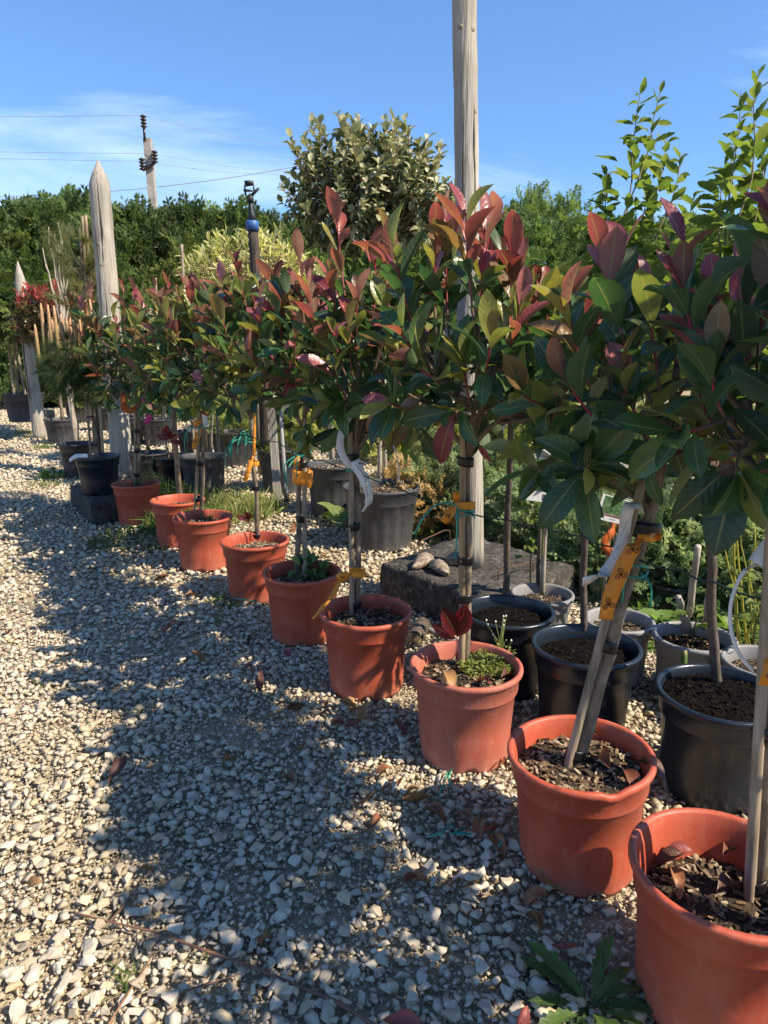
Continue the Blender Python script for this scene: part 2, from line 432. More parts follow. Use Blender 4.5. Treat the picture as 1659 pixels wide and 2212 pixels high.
M['photo_green'] = mat_noise('printed_foliage', [(0.3, (0.02, 0.05, 0.02)), (0.55, (0.08, 0.16, 0.06)), (0.8, (0.3, 0.35, 0.25))], scale=90, bump=0.0, rough=0.3)
M['photo_white'] = mat_noise('printed_blossom', [(0.35, (0.08, 0.10, 0.06)), (0.5, (0.4, 0.4, 0.36)), (0.7, (0.62, 0.62, 0.58))], scale=110, bump=0.0, rough=0.3)
M['photo_pot'] = mat_noise('printed_pot', [(0.3, (0.10, 0.05, 0.04)), (0.6, (0.25, 0.13, 0.10)), (0.8, (0.35, 0.25, 0.2))], scale=60, bump=0.0, rough=0.3)
M['blue'] = mat_flat('blue_collar', (0.03, 0.10, 0.28), 0.5)
M['ceramic'] = mat_flat('dark_insulator', (0.03, 0.018, 0.014), 0.25)
M['leaf'] = mat_leaf('glossy_leaf', True)
M['leafv'] = mat_leaf('glossy_leaf_mass', False)
M['softleaf'] = mat_leaf('soft_leaf', True, transl=0.42, rough=0.5, rib=0.4, spec=0.35)
M['softleafv'] = mat_leaf('soft_leaf_mass', False, transl=0.42, rough=0.5, rib=0.4, spec=0.35)
M['dullleaf'] = mat_leaf('dull_leaf', True, transl=0.18, rough=0.5, rib=0.25, spec=0.45)
M['dullleafv'] = mat_leaf('dull_leaf_mass', False, transl=0.18, rough=0.5, rib=0.25, spec=0.45)
M['needle'] = mat_leaf('conifer_foliage', False, transl=0.40, rough=0.6, rib=0.0, spec=0.25)
M['barkv'] = mat_attr('branch_bark', rough=0.6)
M['chips'] = mat_attr('bark_chips', rough=0.95, bscale=200, spec=0.08)
M['stone'] = mat_stone('limestone_gravel')
M['earth'] = mat_noise('yard_earth', [(0.25, (0.25, 0.19, 0.115)), (0.5, (0.38, 0.305, 0.195)), (0.75, (0.50, 0.42, 0.30))], scale=26, detail=9, bump=1.0, bscale=70, dist=0.02, rough=0.95)
M['fargravel'] = M['earth']


# ------------------------------------------------------------------ object helpers
def tag(o, label=None, cat=None, group=None, kind=None):
    if label: o['label'] = label
    if cat: o['category'] = cat
    if group: o['group'] = group
    if kind: o['kind'] = kind
    return o


def thing(name, loc, label, cat, group=None):
    o = bpy.data.objects.new(name, None)
    o.empty_display_size = 0.1
    COL.objects.link(o)
    o.location = loc
    tag(o, label, cat, group)
    return o


def origin(root):
    while root.parent:
        root = root.parent
    return Vector(root.location)


class MB:
    def __init__(s):
        s.v, s.f, s.c = [], [], []

    def add(s, verts, faces, col=None):
        n = len(s.v)
        s.v += [tuple(p) for p in verts]
        s.f += [tuple(i + n for i in f) for f in faces]
        if col is not None:
            s.c += [col] * len(verts) if not isinstance(col, list) else col
        return s

    def box(s, c, size, rot=None, col=None):
        hx, hy, hz = size[0] / 2, size[1] / 2, size[2] / 2
        vs_ = [Vector((x, y, z)) for x in (-hx, hx) for y in (-hy, hy) for z in (-hz, hz)]
        if rot is not None:
            vs_ = [rot @ p for p in vs_]
        c = Vector(c)
        return s.add([p + c for p in vs_], [(0, 1, 3, 2), (4, 6, 7, 5), (0, 4, 5, 1), (2, 3, 7, 6), (0, 2, 6, 4), (1, 5, 7, 3)], col)

    def tube(s, pts, radii, n=8, caps=True, col=None, jit=0.0, seed=0):
        pts = [Vector(p) for p in pts]
        k = len(pts)
        if not hasattr(radii, '__len__'):
            radii = [radii] * k
        rnd = random.Random(seed)
        T = []
        for i in range(k):
            a = pts[max(i - 1, 0)]; b = pts[min(i + 1, k - 1)]
            T.append((b - a).normalized() if (b - a).length > 1e-9 else Vector((0, 0, 1)))
        up = Vector((0, 0, 1)) if abs(T[0].z) < 0.9 else Vector((1, 0, 0))
        x = T[0].cross(up).normalized()
        V_, C_ = [], []
        for i in range(k):
            x = (x - T[i] * x.dot(T[i])).normalized()
            y = T[i].cross(x)
            for j in range(n):
                a = 2 * math.pi * j / n
                r = radii[i] * (1 + (rnd.uniform(-jit, jit) if jit else 0))
                V_.append(pts[i] + (x * math.cos(a) + y * math.sin(a)) * r)
                if col is not None:
                    C_.append(col[i] if isinstance(col, list) else col)
        Fc = []
        for i in range(k - 1):
            for j in range(n):
                j2 = (j + 1) % n
                Fc.append((i * n + j, i * n + j2, (i + 1) * n + j2, (i + 1) * n + j))
        if caps:
            Fc.append(tuple(range(n - 1, -1, -1)))
            Fc.append(tuple((k - 1) * n + j for j in range(n)))
        return s.add(V_, Fc, C_ if col is not None else None)

    def build(s, name, mat, parent=None, org=None, smooth=True):
        o0 = Vector(org) if org is not None else (origin(parent) if parent else Vector((0, 0, 0)))
        me = bpy.data.meshes.new(name)
        me.from_pydata([(p[0] - o0.x, p[1] - o0.y, p[2] - o0.z) for p in s.v], [], s.f)
        if s.c:
            at = me.color_attributes.new('Col', 'FLOAT_COLOR', 'POINT')
            at.data.foreach_set('color', np.array([(c[0], c[1], c[2], 1) for c in s.c], dtype=np.float32).ravel())
        me.materials.append(mat)
        if smooth:
            me.polygons.foreach_set('use_smooth', [True] * len(me.polygons))
        me.update()
        o = bpy.data.objects.new(name, me)
        COL.objects.link(o)
        if parent:
            o.parent = parent
        elif org is not None:
            o.location = org
        return o


def np_mesh(name, V_, T_, mat, parent=None, org=None, col=None, ac=None, tone=None, smooth=True):
    """triangle mesh from arrays"""
    o0 = Vector(org) if org is not None else (origin(parent) if parent else Vector((0, 0, 0)))
    V_ = np.asarray(V_, dtype=np.float32) - np.array(o0, dtype=np.float32)
    T_ = np.asarray(T_, dtype=np.int32)
    me = bpy.data.meshes.new(name)
    me.vertices.add(len(V_)); me.vertices.foreach_set('co', V_.ravel())
    me.loops.add(T_.size); me.loops.foreach_set('vertex_index', T_.ravel())
    me.polygons.add(len(T_)); me.polygons.foreach_set('loop_start', np.arange(0, T_.size, 3, dtype=np.int32))
    if col is not None:
        a = me.color_attributes.new('Col', 'FLOAT_COLOR', 'POINT')
        c4 = np.ones((len(V_), 4), dtype=np.float32); c4[:, :3] = col
        a.data.foreach_set('color', c4.ravel())
    if ac is not None:
        me.attributes.new('ac', 'FLOAT', 'POINT').data.foreach_set('value', np.asarray(ac, dtype=np.float32))
    if tone is not None:
        me.attributes.new('tone', 'FLOAT', 'POINT').data.foreach_set('value', np.asarray(tone, dtype=np.float32))
    me.materials.append(mat)
    if smooth:
        me.polygons.foreach_set('use_smooth', np.ones(len(T_), dtype=bool))
    me.update(calc_edges=True)
    me.validate()
    o = bpy.data.objects.new(name, me)
    COL.objects.link(o)
    if parent:
        o.parent = parent
    elif org is not None:
        o.location = org
    return o


def lathe(prof, n=48, mod=None):
    """prof: list of (radius, z); mod(r, z, angle, row) -> (r, z)"""
    V_, Fc = [], []
    for i, (r, z) in enumerate(prof):
        for j in range(n):
            a = 2 * math.pi * j / n
            rr, zz = (r, z) if mod is None else mod(r, z, a, i)
            V_.append((rr * math.cos(a), rr * math.sin(a), zz))
    for i in range(len(prof) - 1):
        for j in range(n):
            j2 = (j + 1) % n
            Fc.append((i * n + j, i * n + j2, (i + 1) * n + j2, (i + 1) * n + j))
    return V_, Fc


# ------------------------------------------------------------------ leaf templates
def leaf_template(wid=0.42, fold=0.25, curl=0.25, twist=0.0, wpos=0.55, serr=0.0, st=8, wav=0.0, stalk=0.08):
    V_, A_, AL_ = [], [], []
    tsl = np.linspace(0, 1, st)
    for i, t in enumerate(tsl):
        if i == 0:
            hw = 0.012
        else:
            q = t ** (math.log(0.5) / math.log(wpos))
            hw = max(0.004, wid / 2 * (math.sin(math.pi * q) ** 0.77)) if i < st - 1 else 0.004
            if serr and i % 2:
                hw *= 1 - serr
        z0 = -curl * t * t + 0.10 * curl * math.sin(3.1 * t)
        y0 = stalk + t * (1 - 0.25 * curl * t)
        tw = twist * t
        for s_ in (-1, 0, 1):
            x = s_ * hw
            z = abs(s_) * hw * fold * 2 * (1 - 0.3 * t) + wav * s_ * math.sin(t * 9)
            V_.append((x * math.cos(tw) - z * math.sin(tw), y0, z0 + x * math.sin(tw) + z * math.cos(tw)))
            A_.append(float(s_)); AL_.append(float(t))
    T_ = []
    for i in range(st - 1):
        for k in range(2):
            a = i * 3 + k
            T_ += [(a, a + 1, a + 4), (a, a + 4, a + 3)]
    return np.array(V_, dtype=np.float32), np.array(T_, dtype=np.int32), np.array(A_, dtype=np.float32), np.array(AL_, dtype=np.float32)


def make_set(n, seed, **kw):
    rnd = random.Random(seed)
    out = []
    for k in range(n):
        p = dict(kw)
        p['fold'] = kw.get('fold', 0.25) * rnd.uniform(0.3, 1.6)
        p['curl'] = kw.get('curl', 0.25) * rnd.uniform(-0.4, 1.7)
        p['twist'] = rnd.uniform(-0.5, 0.5)
        p['wid'] = kw.get('wid', 0.42) * rnd.uniform(0.85, 1.15)
        out.append(leaf_template(**p))
    return out


LEAFSETS = {
    'photinia': make_set(14, 1, wid=0.42, fold=0.34, curl=0.20, wpos=0.56, wav=0.010, st=9),
    'round': make_set(6, 2, wid=0.58, fold=0.25, curl=0.25, wpos=0.5, st=6),
    'pleat': make_set(8, 3, wid=0.52, fold=0.35, curl=0.35, wpos=0.45, serr=0.16, st=10),
    'narrow': make_set(6, 4, wid=0.26, fold=0.3, curl=0.3, wpos=0.5, st=6),
}
_leafmesh = {}


def leaf_mesh(kind, k, matkey):
    key = (kind, k, matkey)
    if key not in _leafmesh:
        V_, T_, A_, AL_ = LEAFSETS[kind][k]
        me = bpy.data.meshes.new('leaf')
        me.from_pydata([tuple(map(float, p)) for p in V_], [], [tuple(map(int, f)) for f in T_])
        me.attributes.new('ac', 'FLOAT', 'POINT').data.foreach_set('value', A_)
        me.attributes.new('al', 'FLOAT', 'POINT').data.foreach_set('value', AL_)
        me.materials.append(M[matkey])
        me.polygons.foreach_set('use_smooth', [True] * len(me.polygons))
        me.update()
        _leafmesh[key] = me
    return _leafmesh[key]


def basis(d, nrm):
    """matrix with Y along d and Z near nrm"""
    y = d.normalized()
    z = nrm - y * nrm.dot(y)
    if z.length < 1e-4:
        z = Vector((0, 0, 1)) - y * y.z
        if z.length < 1e-4:
            z = Vector((1, 0, 0))
    z.normalize()
    x = y.cross(z)
    return Matrix((x, y, z)).transposed()


def inst_mesh(name, insts, templates, mat, parent, kind='stuff', org=None):
    """insts: list of (template index, 3x3 Matrix, Vector, scale, color)"""
    if not insts:
        return None
    Vs, Ts, Cs, As = [], [], [], []
    n = 0
    by = {}
    for it in insts:
        by.setdefault(it[0], []).append(it)
    for k, its in by.items():
        V_, T_ = templates[k][0], templates[k][1]
        A_ = templates[k][2] if len(templates[k]) > 2 else None
        Mx = np.array([[list(r) for r in it[1]] for it in its], dtype=np.float32)
        P_ = np.array([tuple(it[2]) for it in its], dtype=np.float32)
        S_ = np.array([it[3] for it in its], dtype=np.float32)
        C_ = np.array([tuple(it[4])[:3] for it in its], dtype=np.float32)
        W = np.einsum('kij,nj->kni', Mx, V_) * S_[:, None, None] + P_[:, None, :]
        m_, q = len(its), len(V_)
        Vs.append(W.reshape(-1, 3))
        Ts.append((T_[None] + (np.arange(m_) * q)[:, None, None] + n).reshape(-1, 3))
        Cs.append(np.repeat(C_, q, axis=0))
        As.append(np.tile(A_ if A_ is not None else np.ones(q, dtype=np.float32), m_))
        n += m_ * q
    o = np_mesh(name, np.concatenate(Vs), np.concatenate(Ts), mat, parent, col=np.concatenate(Cs), ac=np.concatenate(As), org=org)
    if kind:
        o['kind'] = kind
    return o


def place_leaves(crown, leaves, kind, matkey, n_ind, stuff_name='inner_foliage'):
    """leaves: list of (basis, pos, scale, color, priority). The n_ind with the largest priority become objects."""
    leaves.sort(key=lambda L: -L[4])
    org = origin(crown)
    ns = len(LEAFSETS[kind])
    for i, (Bm, p, s, c, pr) in enumerate(leaves[:n_ind]):
        o = bpy.data.objects.new('leaf', leaf_mesh(kind, i % ns, matkey))
        COL.objects.link(o)
        o.parent = crown
        o.matrix_local = Matrix.Translation(p - org) @ (Bm * s).to_4x4()
        o.color = (*c[:3], 1)
    inst_mesh(stuff_name, [(i % ns, L[0], L[1], L[2], L[3]) for i, L in enumerate(leaves[n_ind:])], LEAFSETS[kind], M[matkey + 'v'], crown)


def bez(a, b, c, t):
    return a * (1 - t) ** 2 + b * 2 * t * (1 - t) + c * t * t


def rnd_unit(rng):
    while True:
        v = Vector((rng.uniform(-1, 1), rng.uniform(-1, 1), rng.uniform(-1, 1)))
        if 0.05 < v.length < 1:
            return v.normalized()


def mixc(a, b, t):
    return tuple(a[i] * (1 - t) + b[i] * t for i in range(3))


def shoot_crown(root, top, centre, rad, n_shoots, per, leaf_len, colour, seed, kind='photinia', matkey='leaf', n_ind=300,
                zmin=-0.6, erect=0.75, stem=(0.25, 0.19, 0.13), tipstem=None, br=0.005, start=0.45, jitter=(0.78, 1.08), extra=0,
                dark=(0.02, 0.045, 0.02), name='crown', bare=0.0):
    rng = random.Random(seed)
    mb = MB()
    leaves = []
    rx, ry, ru, rd = rad
    ga = math.pi * (3 - math.sqrt(5))
    limbs = []
    nl = max(4, min(9, n_shoots // 7))
    for i in range(nl):
        zz = 0.85 - 0.75 * i / (nl - 1); a = i * ga + rng.uniform(-0.3, 0.3); rr = math.sqrt(1 - zz * zz)
        e = top.lerp(centre + Vector((rr * math.cos(a) * rx, rr * math.sin(a) * ry, (zz - 0.35) * ru)), rng.uniform(0.5, 0.68))
        lp = [top - Vector((0, 0, 0.03)), top.lerp(e, 0.5) + rnd_unit(rng) * 0.012, e]
        limbs.append(lp)
        mb.tube([bez(lp[0], lp[1], lp[2], k / 5) for k in range(6)], [br * 1.7 * (1 - 0.09 * k) for k in range(6)], 6, False, [stem] * 6)
    for i in range(n_shoots):
        zz = 1 - (1 - zmin) * (i + 0.5) / n_shoots
        a = i * ga + rng.uniform(-0.5, 0.5)
        rr = math.sqrt(max(0, 1 - zz * zz))
        d = Vector((rr * math.cos(a), rr * math.sin(a), zz)) + rnd_unit(rng) * 0.18
        f = rng.uniform(*jitter)
        tip = centre + Vector((d.x * rx, d.y * ry, d.z * (ru if d.z > 0 else rd))) * f
        lp = min(limbs, key=lambda q: (q[2] - tip).length * rng.uniform(0.8, 1.2))
        base = bez(lp[0], lp[1], lp[2], rng.uniform(0.35, 1.0))
        mid = base.lerp(tip, 0.55) + Vector((d.x * rx, d.y * ry, 0)) * 0.22 - Vector((0, 0, 0.02 + 0.05 * max(0, d.z) * ru))
        npt = 7
        pts = [bez(base, mid, tip, k / (npt - 1)) for k in range(npt)]
        hgt = d.z
        cols = []
        for k in range(npt):
            t = k / (npt - 1)
            cols.append(mixc(stem, tipstem, min(1, max(0, (t - 0.42) * 3))) if tipstem and hgt > -0.5 else stem)
        mb.tube(pts, [br * (1 - 0.72 * k / (npt - 1)) for k in range(npt)], 5, False, cols)
        if rng.random() < bare:
            continue
        m_ = max(2, int(per * rng.uniform(0.75, 1.25)))
        ph = rng.uniform(0, 6.28)
        for k in range(m_):
            t = start + (1 - start) * (k + 0.5) / m_
            p = bez(base, mid, tip, t)
            tg = (bez(base, mid, tip, min(1, t + 0.02)) - bez(base, mid, tip, t - 0.02)).normalized()
            up = Vector((0, 0, 1)) if abs(tg.z) < 0.95 else Vector((1, 0, 0))
            sx = tg.cross(up).normalized(); sy = tg.cross(sx)
            an = ph + k * 2.4
            radial = sx * math.cos(an) + sy * math.sin(an)
            e = erect * (0.25 + 0.95 * (t - start) / (1 - start)) + rng.uniform(-0.2, 0.2)
            ld = tg * e + radial * (1 - 0.55 * e) + Vector((0, 0, 0.10 + 0.25 * max(0, hgt) - 0.45 * max(0, -hgt))) + rnd_unit(rng) * 0.22
            nrm = tg * 0.8 - radial * 0.3 * e + Vector((0, 0, 0.55)) + rnd_unit(rng) * 0.35
            Bm = basis(ld, nrm)
            c = colour(rng, t, hgt, (p - centre))
            s_ = leaf_len * rng.uniform(0.5, 1.2) * (0.9 if k > m_ - 3 else 1)
            pr = s_ / max(0.3, (p - CAM).length) * (1.4 if (p - centre).dot(CAM - centre) > 0 else 0.8) * (1.25 if t > 0.7 else 0.9)
            leaves.append((Bm, p, s_, c, pr))
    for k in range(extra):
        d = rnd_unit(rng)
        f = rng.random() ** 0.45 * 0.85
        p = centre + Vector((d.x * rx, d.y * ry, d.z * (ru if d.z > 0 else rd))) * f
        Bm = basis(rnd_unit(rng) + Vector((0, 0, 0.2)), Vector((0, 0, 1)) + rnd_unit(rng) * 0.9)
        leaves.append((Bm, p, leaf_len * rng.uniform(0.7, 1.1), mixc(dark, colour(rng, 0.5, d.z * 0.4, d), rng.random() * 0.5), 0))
    cr_ = mb.build(name, M['barkv'], root)
    place_leaves(cr_, leaves, kind, matkey, n_ind)
    return cr_


RED = [(0.27, 0.045, 0.066), (0.36, 0.115, 0.125), (0.18, 0.026, 0.044), (0.30, 0.070, 0.062), (0.27, 0.070, 0.095)]
BRONZE = [(0.17, 0.085, 0.038), (0.145, 0.085, 0.030), (0.21, 0.115, 0.045), (0.11, 0.050, 0.035)]
OLIVE = [(0.19, 0.20, 0.045), (0.14, 0.165, 0.036), (0.25, 0.25, 0.065), (0.23, 0.195, 0.045)]
GREEN = [(0.028, 0.075, 0.028), (0.042, 0.10, 0.034), (0.022, 0.058, 0.030), (0.06, 0.12, 0.035)]


def photinia_colour(redness=1.0, olive=1.0):
    def f(rng, t, h, rel):
        x = rng.random()
        if t > 0.80 and h > -0.35:
            p = (0.16 + 0.62 * max(0, h)) * redness
            if x < p: return rng.choice(RED)
            if x < p + 0.09: return rng.choice(BRONZE)
            if x < p + 0.09 + 0.55 * olive: return rng.choice(OLIVE)
            return rng.choice(GREEN)
        if t > 0.62:
            p = (0.05 + 0.28 * max(0, h)) * redness
            if x < p: return rng.choice(RED)
            if x < p + 0.06: return rng.choice(BRONZE)
            if x < p + 0.06 + 0.36 * olive: return rng.choice(OLIVE)
            return rng.choice(GREEN)
        if x < 0.03: return rng.choice(BRONZE)
        if x < 0.03 + 0.15 * olive: return rng.choice(OLIVE)
        return rng.choice(GREEN)
    return f


# ------------------------------------------------------------------ pots
def pot_profile(Rr, rb, H, lip=0.012, band=0.74, th=0.005):
    zb = H * band
    rz = lambda z: rb + (Rr - 0.016 - rb) * (z / H)
    return [(rb * 0.55, 0.012), (rb - 0.012, 0.004), (rb, 0.0), (rb + 0.003, 0.012), (rz(zb * 0.5), zb * 0.5), (rz(zb), zb), (rz(zb) + 0.006, zb + 0.004),
            (rz(zb) + 0.008, zb + 0.010), (rz(H) + 0.005, H - 0.022), (Rr - 0.004, H - 0.018), (Rr, H - 0.012), (Rr, H - 0.004), (Rr - 0.003, H),
            (Rr - lip, H), (Rr - lip - 0.003, H - 0.006), (rz(H) - th, H - 0.03), (rz(zb) - th, zb), (rz(zb * 0.4) - th, zb * 0.4), (0.02, zb * 0.3)]


def build_pot(root, c, Rr, rb, H, mat, seed=0, style='plain', tilt=None, squash=0.0, broken=None, rot=0.0):
    rnd = random.Random(seed)
    n = 64 if style == 'ribbed' else 48
    ph = rnd.uniform(0, 6.28)
    a1, a2 = rnd.uniform(0.004, 0.012), rnd.uniform(0.002, 0.006)
    zb = H * 0.74

    def mod(r, z, a, i):
        k = 1 + a1 * math.cos(2 * a + ph) * (z / H) + a2 * math.cos(3 * a + ph * 2)
        k *= 1 + squash * math.cos(2 * a)
        rr = r * k
        if style == 'ribbed' and 0.012 <= z <= zb and 3 <= i <= 5:
            rr += 0.0032 * (1 if (int(round(a / (2 * math.pi) * n)) % 4) < 2 else -1)
        if i in (2, 3) and style != 'ribbed':
            q = int(round(a / (2 * math.pi) * n))
            if q % 12 in (0, 1):
                z = z + 0.020
                rr -= 0.002
        if broken is not None and i >= 8 and z > H - 0.03:
            da = (a - broken + math.pi) % (2 * math.pi) - math.pi
            if abs(da) < 0.14:
                z -= 0.011
                rr -= 0.004
        return rr, z
    prof = pot_profile(Rr, rb, H)
    V_, Fc = lathe(prof, n, mod)
    Fc.append(tuple(range(n - 1, -1, -1)))
    Fc.append(tuple(len(V_) - n + j for j in range(n)))
    mt = Matrix.Translation(c) @ Matrix.Rotation(rot, 4, 'Z')
    if tilt:
        mt = Matrix.Translation(c) @ Matrix.Rotation(tilt[0], 4, 'X') @ Matrix.Rotation(tilt[1], 4, 'Y') @ Matrix.Rotation(rot, 4, 'Z')
    mb = MB()
    mb.add([mt @ Vector(p) for p in V_], Fc)
    return mb.build('pot', mat, root), mt


CHIPC = [(0.20, 0.14, 0.085), (0.12, 0.08, 0.05), (0.30, 0.23, 0.15), (0.065, 0.045, 0.03), (0.16, 0.10, 0.06), (0.36, 0.29, 0.20)]
DARKC = [(0.006, 0.0045, 0.004), (0.012, 0.009, 0.007), (0.004, 0.003, 0.003), (0.02, 0.015, 0.012)]


def build_soil(root, mt, r, z, mat, chips=0, seed=0, cols=CHIPC, size=0.02):
    rnd = random.Random(seed)
    mb = MB()
    rings, n = 7, 28
    V_ = [mt @ Vector((0, 0, z + 0.012))]
    for i in range(1, rings + 1):
        for j in range(n):
            a = 2 * math.pi * j / n
            rr = r * i / rings
            h = 0.012 * (1 - (i / rings) ** 2) + 0.012 * mnoise.noise(Vector((rr * math.cos(a) * 16, rr * math.sin(a) * 16, seed * 3.1)))
            V_.append(mt @ Vector((rr * math.cos(a), rr * math.sin(a), z + h)))
    Fc = [(0, 1 + j, 1 + (j + 1) % n) for j in range(n)]
    for i in range(rings - 1):
        for j in range(n):
            a = 1 + i * n + j; b = 1 + i * n + (j + 1) % n
            Fc.append((a, a + n, b + n, b))
    mb.add(V_, Fc)
    so = mb.build('soil', mat, root)
    if chips:
        cb = MB()
        for k in range(chips):
            a, rr = rnd.uniform(0, 6.28), r * 0.96 * math.sqrt(rnd.random())
            h = 0.012 * (1 - (rr / r) ** 2) + 0.012 * mnoise.noise(Vector((rr * math.cos(a) * 16, rr * math.sin(a) * 16, seed * 3.1)))
            p = mt @ Vector((rr * math.cos(a), rr * math.sin(a), z + h + rnd.uniform(0, 0.006)))
            q = Matrix.Rotation(rnd.uniform(0, 6.28), 3, 'Z') @ Matrix.Rotation(rnd.gauss(0, 0.35), 3, 'X') @ Matrix.Rotation(rnd.gauss(0, 0.35), 3, 'Y')
            s_ = size * rnd.uniform(0.4, 1.2)
            c = rnd.choice(cols)
            cb.box(p, (s_, s_ * rnd.uniform(0.2, 0.5), s_ * 0.14), q, col=c)
        ch = cb.build('bark_mulch' if cols is CHIPC else 'compost_crumbs', M['chips'], so, smooth=False)
        ch['kind'] = 'stuff'
    return so


def wob(a, b, n, amp, seed):
    a, b = Vector(a), Vector(b)
    out = []
    for i in range(n):
        t = i / (n - 1)
        e = math.sin(math.pi * t) ** 0.5
        out.append(a.lerp(b, t) + Vector((mnoise.noise(Vector((t * 4, seed * 7.3, 1))), mnoise.noise(Vector((t * 4, seed * 7.3, 9))), 0)) * amp * e)
    return out


def stake(root, a, b, r, mat, name='stake', nodes=5, seed=0):
    a, b = Vector(a), Vector(b)
    pts, rad = [], []
    L = (b - a).length
    nn = max(2, nodes)
    seg = 6 * nn
    for i in range(seg + 1):
        t = i / seg
        pts.append(a.lerp(b, t) + Vector((mnoise.noise(Vector((t * 2.2, seed, 3))), mnoise.noise(Vector((t * 2.2, seed, 7))), 0)) * 0.004)
        ph = (t * nn + 0.37 * seed) % 1
        rad.append(r * (1.16 if ph < 0.10 else 1.0) * (1 - 0.10 * t))
    mb = MB(); mb.tube(pts, rad, 9)
    return mb.build(name, mat, root)


def trunk(root, pts, r0, r1, mat, seed=0, name='trunk'):
    mb = MB()
    k = len(pts)
    rr = [r0 + (r1 - r0) * (i / (k - 1)) + (0.25 * r0 * max(0, 1 - i * 1.2)) for i in range(k)]
    mb.tube(pts, rr, 10, True, None, 0.07, seed)
    return mb.build(name, mat, root)


def tie(root, p, axis, r, h, name='tie', mat=None, seed=0):
    """tape wound round trunk and stake"""
    axis = axis.normalized()
    x = Vector((1, 0, 0)); x = (x - axis * x.dot(axis)).normalized(); y = axis.cross(x)
    rnd = random.Random(seed)
    mb = MB()
    ex = rnd.uniform(1.3, 1.42)
    prof = [(r * 0.85, -h / 2), (r, -h / 2), (r * 1.03, -h / 4), (r * 0.98, 0), (r * 1.04, h / 4), (r, h / 2), (r * 0.85, h / 2)]
    V_, Fc = [], []
    n = 18
    for rr, z in prof:
        for j in range(n):
            a = 2 * math.pi * j / n
            V_.append(p + x * rr * math.cos(a) * ex + y * rr * math.sin(a) + axis * (z + 0.004 * math.sin(a + seed)))
    for i in range(len(prof) - 1):
        for j in range(n):
            j2 = (j + 1) % n
            Fc.append((i * n + j, i * n + j2, (i + 1) * n + j2, (i + 1) * n + j))
    mb.add(V_, Fc)
    return mb.build(name, mat or M['tape'], root)


def strip(root, pts, wid, wdir, mat, name, th=0.0006):
    """flat bent strip along pts, width along wdir (one vector or a list)"""
    pts = [Vector(p) for p in pts]
    fine = []
    for i in range(len(pts) - 1):                       # Catmull-Rom
        p0, p1, p2, p3 = pts[max(i - 1, 0)], pts[i], pts[i + 1], pts[min(i + 2, len(pts) - 1)]
        for k in range(5):
            t = k / 5
            fine.append(0.5 * ((2 * p1) + (p2 - p0) * t + (2 * p0 - 5 * p1 + 4 * p2 - p3) * t * t + (3 * p1 - p0 - 3 * p2 + p3) * t ** 3))
    fine.append(pts[-1])
    n = len(fine)
    V_, Fc = [], []
    for i, p in enumerate(fine):
        tg = (fine[min(i + 1, n - 1)] - fine[max(i - 1, 0)]).normalized()
        if isinstance(wdir, list):
            q = i / (n - 1) * (len(wdir) - 1); k = min(int(q), len(wdir) - 2)
            wd = Vector(wdir[k]).lerp(Vector(wdir[k + 1]), q - k)
        else:
            wd = Vector(wdir)
        wd = (wd - tg * wd.dot(tg)).normalized()
        nr = tg.cross(wd)
        ww = wid[min(int(i / n * len(wid)), len(wid) - 1)] if isinstance(wid, list) else wid
        V_ += [p + wd * ww / 2 + nr * th, p - wd * ww / 2 + nr * th, p - wd * ww / 2 - nr * th, p + wd * ww / 2 - nr * th]
    for i in range(n - 1):
        a = i * 4
        for k in range(4):
            Fc.append((a + k, a + (k + 1) % 4, a + 4 + (k + 1) % 4, a + 4 + k))
    Fc += [(3, 2, 1, 0), tuple((n - 1) * 4 + k for k in range(4))]
    mb = MB(); mb.add(V_, Fc)
    return mb.build(name, mat, root)


def triskele(parent, c, right, up, r, off=0.0016):
    """three linked spirals printed on a ribbon"""
    right, up = right.normalized(), up.normalized()
    nr = right.cross(up)
    mb = MB()
    for k in range(3):
        a0 = math.pi / 2 + k * 2 * math.pi / 3
        cc = Vector((math.cos(a0), math.sin(a0))) * r * 0.58
        line = []
        for i in range(22):
            t = i / 21
            ang = a0 + math.pi - 0.7 + t * 2.9 * math.pi
            rad = r * (0.46 * (1 - t) + 0.05)
            line.append(cc + Vector((math.cos(ang), math.sin(ang))) * rad)
        line = [Vector((0, 0))] + line
        V_, Fc = [], []
        for i, q in enumerate(line):
            tg = (line[min(i + 1, len(line) - 1)] - line[max(i - 1, 0)]).normalized()
            nn = Vector((-tg.y, tg.x)) * r * 0.065
            for s_ in (1, -1):
                w_ = q + nn * s_
                V_.append(c + right * w_.x + up * w_.y + nr * off)
        for i in range(len(line) - 1):
            Fc.append((2 * i, 2 * i + 1, 2 * i + 3, 2 * i + 2))
        mb.add(V_, Fc)
    return mb.build('emblem', M['print'], parent, smooth=False)


